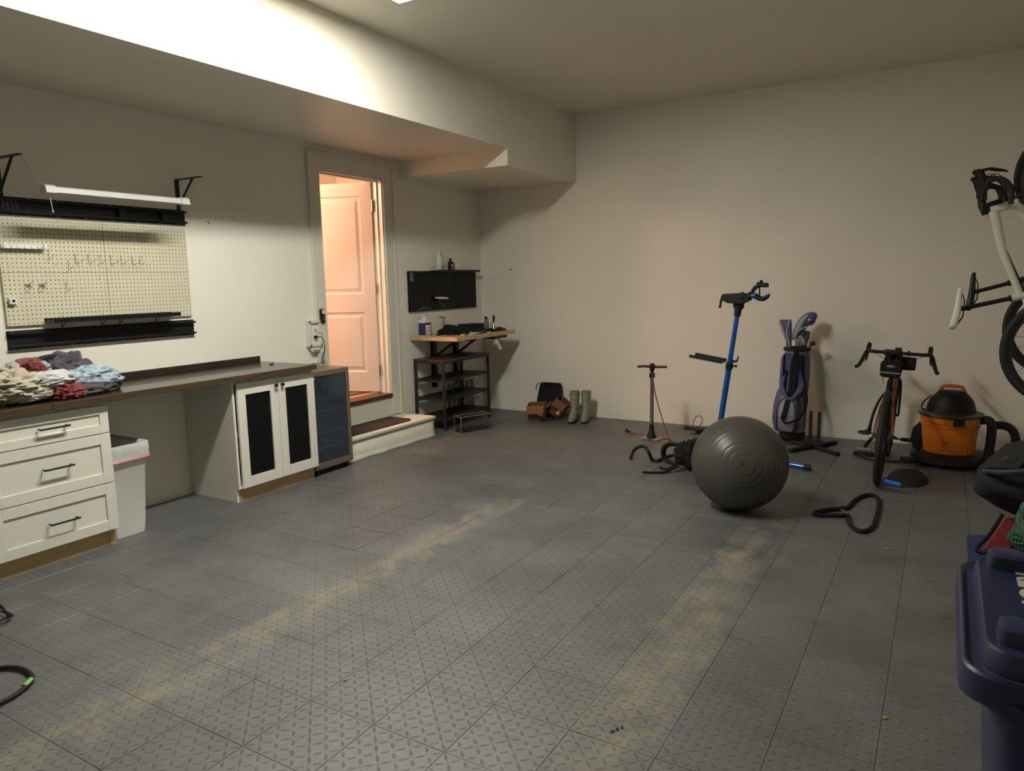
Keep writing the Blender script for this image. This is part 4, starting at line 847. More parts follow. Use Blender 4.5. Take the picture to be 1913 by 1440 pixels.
# power adapter and cord by the wall
p = at(1303, 800, z=0.02)
t = thing('power_adapter', (p.x, p.y, 0), 'black power adapter with a looped cord by the back wall', 'adapter')
MB().box((p.x-0.06, p.y+0.02, 0.012), (0.16, 0.045, 0.022), Matrix.Rotation(-0.1, 3, 'Z')).build('body', m_blackm, t, 0.005); MB().box((p.x+0.09, p.y-0.10, 0.022), (0.16, 0.07, 0.042), Matrix.Rotation(0.5, 3, 'Z')).build('brick', m_blackm, t, 0.006)
MB().tube([(p.x-0.06, p.y+0.04, 0.026), (p.x-0.05, p.y+0.06, 0.10), (p.x-0.01, p.y+0.07, 0.135), (p.x+0.03, p.y+0.06, 0.11), (p.x+0.02, p.y+0.03, 0.05), (p.x-0.03, p.y, 0.01), (p.x+0.06, p.y+0.05, 0.03), (p.x+0.12, p.y+0.02, 0.04), (p.x+0.16, p.y-0.06, 0.008), (p.x+0.02, p.y-0.22, 0.006), (p.x-0.02, p.y-0.14, 0.006)], 0.0035, 7, sub=6).build('cord', m_blackm, t)
# ------------------------------------------------------------------ exercise ball
bc = Vector((-1.105, 4.733, 0.3075)); RB = 0.3075
dirn = (Vector((0.05, -0.02, 1.40))-bc); dirn = (CP-bc).normalized(); dirn = (dirn+Vector((0.06, 0.02, -0.02))).normalized()
prof = []; nb = 150
for i in range(nb+1):
    th = PI*(0.004+0.992*i/nb); s_ = th/PI*22; gsh = abs((s_ % 1)-0.5); gd = 0.0032*max(0, 1-(0.5-gsh)/0.12) if 0.06 < th/PI < 0.94 else 0
    prof.append(((RB-gd)*math.sin(th), (RB-gd)*math.cos(th)))
bm_ = MB().lathe([(r, z) for r, z in prof], (0, 0, 0), 64, dirn.to_track_quat('Z', 'Y').to_matrix()); bm_.v = [p+bc for p in bm_.v]
for p in bm_.v: p.z = max(p.z, 0.001)
xb = thing('exercise_ball', (bc.x, bc.y, 0), 'large dark grey inflated exercise ball on the open floor', 'ball')
bm_.build('body', mat('grey_pvc', (72, 70, 66), 0.38, var=0.04, vscale=3), xb, angle=60)
pl = bc+dirn*RB; MB().cyl(pl-dirn*0.003, pl+dirn*0.001, 0.008, n=12).build('valve_plug', m_blackm, xb)
# ------------------------------------------------------------------ repair stand
m_blue = mat('anodised_blue_tube', (16, 92, 178), 0.28, var=0.04, coat=0.4, metal=0.3)
B0 = Vector((-1.605, 6.03, 0.06)); tp = at(1377, 590, y=6.0); up = (tp-B0).normalized()
rs = thing('repair_stand', (B0.x, B0.y, 0), 'blue and black folding bike repair stand leaning behind the exercise ball', 'stand')
zt = lambda z: B0+up*((z-B0.z)/up.z)
MB().cyl(zt(0.06), zt(0.80), 0.0235, n=20).build('lower_tube', m_blue, rs); MB().cyl(zt(0.78), zt(1.235), 0.0195, n=20).build('upper_tube', m_blue, rs)
MB().cyl(zt(0.765), zt(0.815), 0.029, n=20).build('collar', m_blackm, rs)
q = zt(0.79); MB().tube([q+X*0.028, q+X*0.05], 0.008, 8).ball(q+X*0.055, 0.011, 10, 8).build('clamp_knob', m_blackm, rs)
th_ = at(1300, 677, y=6.0); tc_ = at(1352, 688, y=6.0)
q = MB(); q.box(((th_.x+tc_.x)/2-0.01, 5.98, 0.842), (0.27, 0.17, 0.006), Matrix.Rotation(0.16, 3, 'Y'))
for yy in (5.895, 6.065): q.box(((th_.x+tc_.x)/2-0.01, yy, 0.855), (0.27, 0.006, 0.02), Matrix.Rotation(0.16, 3, 'Y'))
q.build('tool_tray', m_blackm, rs, 0.003)
MB().tube([zt(0.83)+X*0.02, zt(0.83)+X*0.055, zt(0.83)+X*0.068+Z*0.045], [0.012, 0.010, 0.004], 8).build('tray_hook', m_blackm, rs)
def h6(px_, py_): return at(px_, py_, y=5.99)
MB().tube([zt(1.20), zt(1.24), zt(1.29), h6(1380, 570)+Z*0.0], [0.026, 0.028, 0.032, 0.045], 14).build('head_clamp', m_blackm, rs)
MB().loft([[Vector((p.x, y_, p.z)) for p in [h6(a, b_) for a, b_ in ((1350, 549), (1388, 547), (1402, 549), (1402, 561), (1388, 568), (1360, 566), (1348, 560))]] for y_ in (5.965, 6.02)]).build('head_body', m_blackm, rs, 0.006)
MB().tube([h6(1350, 553), h6(1347, 562), h6(1345, 573)], [0.012, 0.010, 0.008], 10).ball(h6(1345, 573), 0.012, 10, 8).build('crank_handle', m_blackm, rs)
MB().cyl(h6(1386, 554), h6(1390, 553), 0.036, n=20).cyl(h6(1399, 553.5), h6(1403, 553), 0.034, n=20).build('clamp_ring', m_blackm, rs)
MB().cyl(h6(1402, 553), h6(1412, 552), 0.022, n=20).build('jaw_tube', m_blue, rs)
MB().tube([h6(1410, 551), h6(1416, 556), h6(1426, 558), h6(1434, 553), h6(1437, 549)], [0.022, 0.020, 0.020, 0.017, 0.008], 12, sub=3).build('lower_jaw', m_blackm, rs)
MB().tube([h6(1405, 547), h6(1410, 538), h6(1419, 533), h6(1429, 532), h6(1436, 531)], [0.014, 0.016, 0.018, 0.018, 0.010], 12, sub=3).build('upper_jaw', m_blackm, rs)
MB().tube([h6(1424, 534.5), h6(1430, 535), h6(1436, 534.5)], 0.010, 8).tube([h6(1428, 554), h6(1434, 550), h6(1437, 548)], 0.010, 8).build('jaw_pad', m_blue, rs)
MB().tube([h6(1419, 552), h6(1419, 538), h6(1419, 528)], 0.006, 8).ball(h6(1416, 529), 0.011, 10, 8).ball(h6(1422, 526), 0.014, 10, 8).build('clamp_screw', m_blackm, rs)
MB().box((B0.x, B0.y, 0.07), (0.11, 0.09, 0.08)).build('foot_hub', m_blackm, rs, 0.012)
e1 = at(1511, 873, z=0.027); e2 = Vector((-1.22, 5.33, 0.027))
for e in (e1, e2):
    d_ = (e-Vector((B0.x, B0.y, 0.027))).normalized(); MB().cyl(Vector((B0.x, B0.y, 0.040))+d_*0.05, e-d_*0.03, 0.0185, n=18).build('leg', m_blue, rs)
    MB().tube([e-d_*0.035, e+d_*0.008], 0.0225, 16).box(e-Z*0.014, (0.03, 0.03, 0.022)).build('foot', m_blackm, rs)
# ------------------------------------------------------------------ golf bag and clubs
gb = thing('golf_bag', (-1.165, 7.02, 0), 'periwinkle and grey golf stand bag leaning on the back wall', 'golf bag')
m_peri = mat('periwinkle_nylon', (88, 93, 134), 0.7, var=0.08, vscale=10, bmp=0.3, bscale=50)
m_gry = mat('light_grey_nylon', (158, 160, 176), 0.7, var=0.08, vscale=10, bmp=0.3, bscale=50)
def gc(z): return Vector((-1.165+0.010*z, 7.02+0.075*z/0.85, z))
MB().loft([ell(gc(z), X, Y, a, b_, 24) for z, a, b_ in ((0.06, .105, .10), (0.10, .112, .105), (0.45, .108, .10), (0.80, .108, .10), (0.835, .106, .10))]).build('body', m_gry, gb)
MB().loft([ell(gc(z), X, Y, a, b_, 24) for z, a, b_ in ((0.001, .095, .09), (0.02, .112, .105), (0.075, .116, .108), (0.085, .108, .10))]).build('base_cup', m_blackm, gb)
MB().loft([ell(gc(z), X, Y, a, b_, 28) for z, a, b_ in ((0.825, .110, .102), (0.83, .120, .112), (0.85, .122, .114), (0.86, .114, .106), (0.86, .098, .09), (0.836, .098, .09))], False).build('top_rim', m_blackm, gb)
for dx in (-0.035, 0.035): MB().box(gc(0.855)+X*dx, (0.006, 0.18, 0.012)).build('divider', m_blackm, gb)
for sx, a, b_ in ((-1, 0.38, 0.80), (1, 0.42, 0.82)):
    MB().loft([[gc(z)+Vector((sx*(0.095+bl*math.sin(t)), -0.05+0.085*math.cos(t)*-1*0.9-0.01, 0)) for t in [PI*k/7 for k in range(8)]]+[gc(z)+Vector((sx*0.09, 0.02, 0)), gc(z)+Vector((sx*0.09, -0.08, 0))] for z, bl in ((a, .004), (a+0.04, .03), ((a+b_)/2, .034), (b_-0.04, .03), (b_, .004))]).build('side_pocket', m_peri, gb)
for k, (dx, wdt) in enumerate(((-0.055, 0.030), (0.048, 0.030))):
    MB().loft([[gc(z)+Vector((dx+wdt*u, -0.106+0.012*abs(dx/0.05)*(1), 0))+Y*off for u, off in ((-1, 0.006), (1, 0.006), (1, -0.004), (-1, -0.004))] for z in (0.42, 0.62, 0.815)]).build('front_stripe', m_peri, gb)
for s, zz in ((-1, 0.30),):
    rg = []
    for z, wv, dv in ((0.085, .085, .03), (0.11, .105, .06), (0.20, .125, .085), (0.34, .120, .085), (0.46, .095, .06), (0.52, .05, .02)):
        rg.append(rect(gc(z)+Vector((-0.045, -0.075, 0)), X, Y, wv, dv, 0.9, 6))
    MB().loft(rg).build('lower_pocket', m_peri, gb)
rg = []
for z, wv, dv in ((0.10, .05, .01), (0.13, .075, .03), (0.25, .085, .04), (0.36, .08, .038), (0.42, .055, .015)):
    rg.append(rect(gc(z)+Vector((-0.03, -0.145, 0)), X, Y, wv, dv, 0.9, 6))
MB().loft(rg).build('ball_pocket', m_gry, gb)
zp = [gc(z)+Vector((-0.03+dx, -0.187+(0.03 if z in (0.12, 0.42) else 0.0), 0)) for z, dx in ((0.12, -0.075), (0.28, -0.082), (0.38, -0.06), (0.42, 0.0), (0.38, 0.055), (0.28, 0.078), (0.12, 0.075))]
MB().tube(zp, 0.0045, 7, sub=5).build('pocket_piping', m_blackm, gb)
MB().loft([[gc(z)+Vector((x0+wv*u, yy, 0))+Y*o_ for u, o_ in ((-1, 0.004), (1, 0.004), (1, -0.006), (-1, -0.006))] for z, x0, wv, yy in ((0.83, 0.01, .020, -0.115), (0.72, 0.005, .035, -0.118), (0.5, -0.005, .028, -0.122), (0.40, -0.02, .025, -0.165), (0.30, -0.04, .020, -0.200), (0.22, -0.055, .022, -0.200))]).build('spine_strap', m_fabk, gb)
MB().tube([gc(0.80)+Vector((0.06, -0.115, 0)), gc(0.66)+Vector((0.075, -0.14, 0)), gc(0.50)+Vector((0.115, -0.15, 0)), gc(0.36)+Vector((0.13, -0.18, 0)), gc(0.24)+Vector((0.08, -0.22, 0)), gc(0.19)+Vector((-0.02, -0.225, 0)), gc(0.23)+Vector((-0.06, -0.215, 0))], [0.010, 0.010, 0.012, 0.014, 0.012, 0.010, 0.010], 8, sub=6).build('shoulder_strap', m_fabk, gb)
MB().tube([gc(0.63)+Vector((-0.075, -0.10, 0)), gc(0.52)+Vector((-0.085, -0.15, 0)), gc(0.42)+Vector((-0.04, -0.175, 0)), gc(0.41)+Vector((0.01, -0.18, 0)), gc(0.47)+Vector((0.06, -0.165, 0)), gc(0.54)+Vector((0.09, -0.14, 0)), gc(0.58)+Vector((0.08, -0.12, 0))], [0.013, 0.016, 0.016, 0.016, 0.024, 0.020, 0.010], 8, sub=6).build('shoulder_pad', m_peri, gb)
MB().loft([rect(gc(z)+Vector((-0.08, -0.115, 0)), X, Y, a, 0.008, 0.6) for z, a in ((0.60, .012), (0.63, .026), (0.66, .020))]).build('strap_tab', m_fabk, gb)
for dx in (0.105, 0.085): MB().tube([gc(0.80)+Vector((dx, -0.03, 0)), gc(0.35)+Vector((dx+0.012, -0.05, 0)), gc(0.12)+Vector((dx+0.006, -0.04, 0))], 0.005, 8).build('stand_leg', m_black, gb)
def club(name, label, p0, p1, r=0.005, m=None, group='golf clubs in the bag'):
    t = thing(name, p0, label, 'golf club', group); MB().tube([p0, p1], r, 8).build('shaft', m or m_steel, t); return t
def hc(px_, py_, y=7.05): return at(px_, py_, y=y)
m_wstripe = mat('white_stripe_fabric', (205, 205, 210), 0.6, var=0.03)
G0 = gc(0.80)
t = club('driver_club', 'tallest golf club with a big blue and white driver cover pointing right', G0+X*0.02, hc(1490, 625))
MB().tube([hc(1484, 634, 7.06), hc(1490, 620, 7.05), hc(1500, 605, 7.045), hc(1510, 597, 7.04), hc(1520, 592, 7.04), hc(1526, 592, 7.04)], [0.026, 0.036, 0.052, 0.062, 0.050, 0.020], 18, sub=4).build('head_cover', m_peri, t, label='blue driver head cover')
MB().tube([hc(1484, 631, 7.01), hc(1491, 615, 6.995), hc(1500, 599, 6.985), hc(1509, 588, 6.99)], [0.014, 0.024, 0.026, 0.010], 12, sub=4).build('cover_side', m_gry, t)
MB().tube([hc(1485, 622, 6.99), hc(1500, 613, 6.975), hc(1512, 609, 6.975), hc(1524, 606, 6.985)], 0.0045, 7, sub=4).build('cover_stripe', m_wstripe, t)
MB().prism([(hc(1515, 596).x-0.01, hc(1515, 596).z-0.012), (hc(1515, 596).x+0.016, hc(1515, 596).z), (hc(1515, 596).x, hc(1515, 596).z+0.004), (hc(1515, 596).x-0.005, hc(1515, 596).z+0.018)], 'y', 6.968, 6.99).build('cover_mark', m_wstripe, t)
t = club('fairway_club', 'golf club with a flared blue cover with white piping at the left of the bag', G0-X*0.06, hc(1473, 645))
MB().loft([rect(hc(a, b_, 7.06), X, Y, w_, d_, 0.7, 5) for a, b_, w_, d_ in ((1474, 648, .022, .022), (1473, 632, .028, .026), (1471, 616, .038, .03), (1468, 602, .050, .026), (1467, 597, .052, .010))]).build('head_cover', m_peri, t, label='blue fairway head cover')
MB().tube([hc(1475, 647, 7.032), hc(1471, 630, 7.028), hc(1470, 614, 7.024), hc(1476, 599, 7.03)], 0.004, 6, sub=4).build('cover_stripe', m_wstripe, t)
MB().tube([hc(1470, 640, 7.03), hc(1464, 620, 7.026), hc(1458, 602, 7.03)], [0.008, 0.013, 0.014], 8, sub=4).build('cover_side', m_gry, t)
t = club('hybrid_club', 'golf club with a grey and dark blue cover behind the iron heads', G0+X*0.04+Y*0.03, hc(1500, 640))
MB().tube([hc(1500, 648, 7.1), hc(1505, 630, 7.1), hc(1508, 618, 7.1)], [0.022, 0.034, 0.026], 14, sub=3).build('head_cover', mat('slate_cover', (96, 100, 128), 0.7, var=0.1), t)
MB().tube([hc(1494, 632, 7.07), hc(1497, 620, 7.06), hc(1501, 615, 7.06)], [0.016, 0.026, 0.012], 12, sub=3).build('cover_side', m_gry, t)
for i, (a, b_, lb) in enumerate(((1487, 638, 'steel iron head left of the grey cover'), (1494, 634, 'steel iron head in front of the grey cover'), (1498, 642, 'lowest steel iron head at the bag rim'))):
    e = hc(a, b_, 7.02); t = club('iron_club', 'golf club with a '+lb, G0+X*(-0.01+0.02*i)-Y*0.02, e)
    MB().box(e+Vector((0.012, -0.004, 0.012)), (0.05, 0.012, 0.036), Matrix.Rotation(0.5+0.4*i, 3, 'Y')).build('club_head', m_steel, t, 0.004)
e = hc(1520, 641, 7.02); t = club('putter_club', 'club tilted to the right with a copper shaft and round black end', G0+X*0.03-Y*0.03, e, 0.008, mat('copper_grip', (150, 96, 78), 0.5, var=0.1))
MB().tube([e-Vector((0.03, 0, 0.012)), e+Vector((0.012, 0, 0.004))], [0.018, 0.021], 14).build('club_head', m_blackm, t, 0.004)
# black splayed floor stand
fs = thing('floor_stand_base', (-0.90, 6.72, 0), 'black steel floor stand with splayed feet and two short uprights right of the golf bag', 'stand')
cpt = Vector((-0.93, 6.74, 0))
for dx in (-0.035, 0.035): MB().box(cpt+Vector((dx, 0, 0.18)), (0.026, 0.02, 0.30)).build('upright', m_blackm, fs, 0.002)
for e in (at(1475, 843, z=0.012), at(1566, 850, z=0.012), at(1562, 826, z=0.02), at(1478, 824, z=0.02)):
    d_ = e-cpt; a = math.atan2(d_.y, d_.x); L = Vector((d_.x, d_.y, 0)).length
    MB().box(cpt+Vector((d_.x/2, d_.y/2, 0.018)), (L, 0.045, 0.03), Matrix.Rotation(a, 3, 'Z')).build('foot', m_blackm, fs, 0.006)
MB().box(cpt+Z*0.048, (0.16, 0.07, 0.03)).build('centre_block', m_blackm, fs, 0.004)
# ------------------------------------------------------------------ backpack, curved bar on the floor
bp = thing('backpack', (-1.66, 5.60, 0), 'crumpled black backpack lying on the floor left of the exercise ball', 'backpack')
MB().ball((-1.60, 5.62, 0.115), (0.20, 0.17, 0.125), 40, 24, lambda d, q: crumple(d, q, 0.22, 2.4, 1.3, -0.113)).build('body', m_fabk, bp)
MB().ball((-1.71, 5.52, 0.13), (0.085, 0.08, 0.10), 28, 18, lambda d, q: crumple(d, q, 0.25, 2.6, 4.1, -0.125)).build('side_pocket', m_fabk, bp)
MB().tube([(-1.74, 5.44, 0.05), (-1.82, 5.35, 0.01), (-1.90, 5.30, 0.008), (-1.98, 5.28, 0.008)], [0.012, 0.012, 0.010, 0.010], 6, sub=5).tube([(-1.72, 5.46, 0.10), (-1.80, 5.42, 0.03), (-1.86, 5.44, 0.01), (-1.90, 5.47, 0.01)], 0.010, 6, sub=5).build('strap', m_fabk, bp)
hp = MB()
for a_ in (0, 1):
    hp.tube([Vector((-1.86, 5.62+a_*0.03, 0.012))+Vector((0.085*math.cos(t)-0.0, 0.02, 0.085+0.085*math.sin(t)))*(1-0.12*a_) for t in [2*PI*k/24 for k in range(24)]], 0.013, 8, True)
hp.box((-1.80, 5.64, 0.07), (0.05, 0.06, 0.04))
single(hp, 'wheel_ring', m_blackm, (-1.86, 5.62, 0), 'small black ring-shaped frame standing between backpack and curved bar', 'ring')
pts = [at(1178, 857, z=0.014), at(1182, 845, y=5.66), at(1192, 835, y=5.64), at(1205, 835, y=5.62), at(1213, 847, y=5.60), at(1218, 858, z=0.016), at(1228, 860, z=0.016), at(1240, 855, z=0.02), at(1255, 851, z=0.03), at(1272, 849, z=0.045)]
single(MB().tube(pts, 0.0145, 10, sub=5), 'bent_tube', mat('black_bar_tape', (24, 24, 24), 0.4, var=0.1), (pts[0].x, pts[0].y, 0), 'bent glossy black drop handlebar tube lying on the floor left of the backpack', 'handlebar')
# looped strap on the floor
def cr(a, b_, z=0.014): return at(1400+a*0.3055, 560+b_*0.3055, z=z)
P_ = [(405, 1300), (470, 1285), (560, 1275), (605, 1268), (640, 1228), (690, 1200), (740, 1192), (785, 1210), (790, 1270), (775, 1330), (755, 1385), (700, 1415), (645, 1400), (605, 1350), (605, 1318), (560, 1318), (480, 1316), (410, 1312)]
sl_ = thing('looped_strap', cr(600, 1300, 0), 'padded black strap twisted into a loop on the open floor right of the ball', 'strap')
MB().tube([cr(a, b_) for a, b_ in P_], 0.0135, 8, True, sub=4).build('strap', m_fabk, sl_)
MB().box(cr(580, 1295, 0.03), (0.012, 0.09, 0.006), Matrix.Rotation(0.5, 3, 'Z')).build('buckle', m_steel, sl_, 0.001)
# ------------------------------------------------------------------ bicycles
m_tyre = mat('tyre_rubber', (24, 25, 23), 0.7, rgb2=(38, 40, 36), vscale=60, bmp=0.8, bscale=90)
m_rim = mat('black_rim', (20, 20, 22), 0.35, var=0)
def xz(x, z, y=0.0): return Vector((x, y, z))
def wheel(parent, cx, cz, R, tw, name, rotor=1, cassette=False, nsp=24, lb=None):
    w_ = MB().loft([[Vector((cx+rr*math.cos(a), yy, cz+rr*math.sin(a))) for rr, yy in ((R, 0), (R-0.006, tw*0.6), (R-tw*0.9, tw), (R-tw*1.7, tw*0.75), (R-tw*1.9, 0), (R-tw*1.7, -tw*0.75), (R-tw*0.9, -tw), (R-0.006, -tw*0.6))] for a in [2*PI*k/72 for k in range(72)]], False, True)
    w_ = w_.build(name, m_tyre, parent, local=True, label=lb)
    R2 = R-tw*1.75
    MB().loft([[Vector((cx+rr*math.cos(a), yy, cz+rr*math.sin(a))) for rr, yy in ((R2+0.004, 0.011), (R2-0.022, 0.009), (R2-0.028, 0), (R2-0.022, -0.009), (R2+0.004, -0.011))] for a in [2*PI*k/72 for k in range(72)]], False, True).build('rim', m_rim, w_, local=True)
    sp_ = MB()
    for k in range(nsp):
        a = 2*PI*k/nsp; a2 = a+(0.5 if k % 2 else -0.5); s = 1 if (k//2) % 2 else -1
        sp_.tube([xz(cx+(R2-0.025)*math.cos(a), cz+(R2-0.025)*math.sin(a)), xz(cx+0.022*math.cos(a2*1.0+s), cz+0.022*math.sin(a2+s), 0.022*s)], 0.0012, 4)
    sp_.build('spokes', m_rim, w_, local=True, kind='stuff')
    h = MB().cyl((cx, -0.05, cz), (cx, 0.05, cz), 0.012, n=14).cyl((cx, -0.03, cz), (cx, -0.02, cz), 0.026, n=16).cyl((cx, 0.02, cz), (cx, 0.03, cz), 0.026, n=16); h.build('hub', m_black, w_, local=True)
    if rotor: MB().lathe([(0.045, 0), (0.080, 0), (0.080, 0.002), (0.045, 0.002)], (cx, 0.040, cz), 28, Matrix.Rotation(-PI/2, 3, 'X'), False).build('brake_disc', m_steel, w_, local=True)
    if cassette:
        q = MB()
        for k in range(8): q.lathe([(0.015, 0), (0.050-0.0042*k, 0), (0.050-0.0042*k, 0.002), (0.015, 0.002)], (cx, -0.034-0.0035*k, cz), 24, Matrix.Rotation(PI/2, 3, 'X'), False)
        q.build('cassette', m_dsteel, w_, local=True)
    return w_
def bike(root, mf, m_saddle, flare=0.03, bar_w=0.21, R=0.345, tw=0.020, steer=0.0, fork_m=None, fat=1.0, PL=0.27):
    BB = xz(0.415, -0.070); ST = xz(0.303, 0.305); HT = xz(0.822, 0.475); HB = xz(0.862, 0.350); FW = xz(0.0, 0.0)
    wheel(root, 0, 0, R, tw, 'rear_wheel', cassette=True)
    f = MB()
    f.tube([HT+xz(-0.005, -0.010), (HT+ST)/2+xz(0, 0.0), ST+xz(0.006, -0.03)], [0.022*fat, 0.017*fat, 0.014*fat], 12)
    f.tube([HB+xz(-0.006, 0.02), (HB+BB)/2, BB], [0.027*fat, 0.025*fat, 0.024*fat], 14)
    f.tube([BB, ST, ST+(ST-BB).normalized()*0.015], [0.018*fat, 0.0165*fat, 0.0165*fat], 12)
    f.tube([HT+(HT-HB)*0.05, HT, HB, HB+(HB-HT)*0.04], [0.022, 0.0235, 0.026, 0.027], 14)
    f.cyl(BB-Y*0.036, BB+Y*0.036, 0.023, n=18)
    for s in (-1, 1):
        f.tube([BB+xz(-0.03, 0.0, s*0.022), xz(0.20, -0.035, s*0.045), xz(0.02, -0.002, s*0.062)], [0.011*fat, 0.009, 0.008], 8, sub=3)
        f.tube([ST+xz(-0.006, -0.05, s*0.014), xz(0.14, 0.20, s*0.042), xz(0.012, 0.006, s*0.062)], [0.009*fat, 0.0075, 0.007], 8, sub=3)
    f.build('frame', mf, root, local=True, angle=50)
    MB().tube([ST+(ST-BB).normalized()*0.010, ST+(ST-BB).normalized()*(PL-0.01)], 0.0138, 12).build('seatpost', m_black, root, local=True)
    MB().cyl(ST+(ST-BB).normalized()*0.0, ST+(ST-BB).normalized()*0.028, 0.020, n=14).build('seat_clamp', m_black, root, local=True)
    sc_ = ST+(ST-BB).normalized()*PL
    rg = []
    for dx, wv, hz, up_ in ((-0.135, .045, .018, 0.018), (-0.115, .070, .022, 0.016), (-0.06, .066, .022, 0.006), (0.0, .042, .020, 0.0), (0.06, .026, .017, 0.0), (0.11, .021, .015, 0.0), (0.135, .012, .010, -0.004)):
        rg.append(rect(sc_+xz(dx, 0.028+up_), Y, Z, wv, hz, 0.8, 5))
    MB().loft(rg).build('saddle', m_saddle, root, local=True, sub=1)
    q = MB()
    for s in (-1, 1): q.tube([sc_+xz(0.10, 0.018, s*0.008), sc_+xz(0.05, -0.004, s*0.022), sc_+xz(-0.05, -0.004, s*0.022), sc_+xz(-0.11, 0.026, s*0.03)], 0.0035, 6)
    q.box(sc_, (0.03, 0.05, 0.024)); q.build('saddle_rails', m_black, root, local=True)
    # steered assembly
    st_ = bpy.data.objects.new('front_assembly', None)
    ax = (HT-HB).normalized(); Rm = Matrix.Translation(HB) @ Matrix.Rotation(steer, 4, ax) @ Matrix.Translation(-HB)
    bpy.data.objects.remove(st_)
    def bs(mb, *a, **k): mb.v = [Rm @ p for p in mb.v]; return mb.build(*a, **k)
    fw = wheel(root, 1.0, 0, R, tw, 'front_wheel')
    if steer:
        for o in [fw]+list(fw.children): o.data = o.data.copy() if o.data.users > 1 else o.data; o.data.transform(Rm)
    q = MB(); q.cyl(HB+(HB-HT)*0.05, HB+(HB-HT)*0.12, 0.024, n=14)
    for s in (-1, 1): q.tube([HB+(HB-HT)*0.10+Y*s*0.006, HB+xz(0.018, -0.055, s*0.040), xz(0.95, 0.14, s*0.048), xz(1.0, 0.0, s*0.050)], [0.016, 0.0145, 0.011, 0.009], 10, sub=4)
    bs(q, 'fork', fork_m or mf, root, local=True)
    C_ = HT+ax*0.045; CL = C_+xz(0.085, 0.010)
    bs(MB().cyl(HT+ax*0.003, HT+ax*0.055, 0.0165, n=14).tube([C_, CL], [0.017, 0.018], 12).cyl(CL-Y*0.025, CL+Y*0.025, 0.0225, n=14), 'stem', m_black, root, local=True)
    hb_ = MB(); hb_.tube([CL-Y*(bar_w-0.03), CL+Y*(bar_w-0.03)], 0.0140, 10)
    for s in (-1, 1):
        hb_.tube([CL+Y*s*(bar_w-0.035), CL+xz(0.012, 0.002, s*(bar_w-0.008)), CL+xz(0.055, 0.002, s*bar_w), CL+xz(0.088, -0.030, s*(bar_w+flare*0.35)), CL+xz(0.080, -0.085, s*(bar_w+flare*0.7)), CL+xz(0.025, -0.125, s*(bar_w+flare)), CL+xz(-0.055, -0.13, s*(bar_w+flare*1.2))], 0.0155, 10, sub=5)
    hbo = bs(hb_, 'handlebar', mat('bar_tape_black', (20, 20, 20), 0.55, var=0.1), root, local=True)
    for s in (-1, 1):
        hd_ = MB().tube([CL+xz(0.05, 0.006, s*bar_w), CL+xz(0.09, 0.018, s*bar_w), CL+xz(0.125, 0.030, s*bar_w), CL+xz(0.142, 0.055, s*bar_w)], [0.017, 0.018, 0.019, 0.013], 10, sub=4)
        hd_ = bs(hd_, 'brake_hood', m_rubber, root, local=True)
        bs(MB().tube([CL+xz(0.135, 0.030, s*bar_w), CL+xz(0.150, -0.01, s*(bar_w+0.003)), CL+xz(0.138, -0.07, s*(bar_w+0.010)), CL+xz(0.128, -0.10, s*(bar_w+0.016))], [0.009, 0.008, 0.008, 0.004], 8, sub=4), 'brake_lever', m_black, hd_, local=True)
        bs(MB().tube([CL+xz(0.10, 0.0, s*bar_w), CL+xz(0.13, -0.05, s*bar_w*0.6), CL+xz(0.10, -0.10, s*0.05), CL+xz(0.06, -0.16, s*0.02)], 0.0024, 6, sub=5), 'brake_cable', m_blackm, hd_, local=True)
    # drivetrain (right side is -y)
    ck_ = MB(); ck_.lathe([(0.055, 0), (0.088, 0), (0.088, 0.003), (0.055, 0.003)], BB-Y*0.046, 40, Matrix.Rotation(PI/2, 3, 'X'), False)
    for k in range(5): a = 2*PI*k/5; ck_.tube([BB-Y*0.048, BB+xz(0.07*math.cos(a), 0.07*math.sin(a), -0.048)], 0.006, 6)
    ck_ = ck_.build('crankset', m_black, root, local=True)
    for s, a in ((-1, -0.25), (1, PI-0.25)):
        e = BB+xz(0.17*math.cos(a), 0.17*math.sin(a), s*0.075)
        ca = MB().tube([BB+Y*s*0.055, e], [0.013, 0.010], 8).build('crank_arm', m_black, ck_, local=True)
        pp = MB(); pp.tube([e, e+Y*s*0.025], 0.006, 6); pp.tube([e+Vector((dx, s*dy, dz)) for dx, dy, dz in ((-0.035, 0.03, 0), (0.035, 0.03, 0), (0.04, 0.07, 0), (0.02, 0.10, 0), (-0.02, 0.10, 0), (-0.04, 0.07, 0))], 0.008, 6, True); pp.tube([e+Y*s*0.025, e+Y*s*0.095], 0.009, 8)
        pp.build('pedal', m_blackm, root, local=True)
    ch = MB(); ch.tube([xz(0.0, 0.036, -0.046), BB+xz(0, 0.088, -0.047)], 0.004, 5); ch.tube([xz(0.012, -0.085, -0.046), BB+xz(-0.01, -0.088, -0.047)], 0.004, 5); ch.tube([xz(-0.036, 0.0, -0.046), xz(-0.01, -0.04, -0.046), xz(0.012, -0.085, -0.046)], 0.004, 5); ch.build('chain', m_dsteel, root, local=True)
    MB().box(xz(0.005, -0.028, -0.058), (0.03, 0.022, 0.035)).tube([xz(0.006, -0.04, -0.05), xz(0.022, -0.10, -0.05)], 0.009, 8).cyl(xz(0.012, -0.05, -0.052), xz(0.012, -0.05, -0.042), 0.017, n=12).cyl(xz(0.024, -0.10, -0.052), xz(0.024, -0.10, -0.042), 0.017, n=12).build('rear_derailleur', m_black, root, local=True)
    return BB, ST, HT, HB, CL, sc_
m_white_fr = mat('white_bike_paint', (206, 204, 192), 0.25, var=0.02, coat=0.4)
m_black_fr = mat('black_bike_paint', (22, 22, 25), 0.3, var=0.02, coat=0.3)
m_red_fr = mat('dark_red_bike_paint', (122, 44, 38), 0.28, var=0.04, coat=0.4)
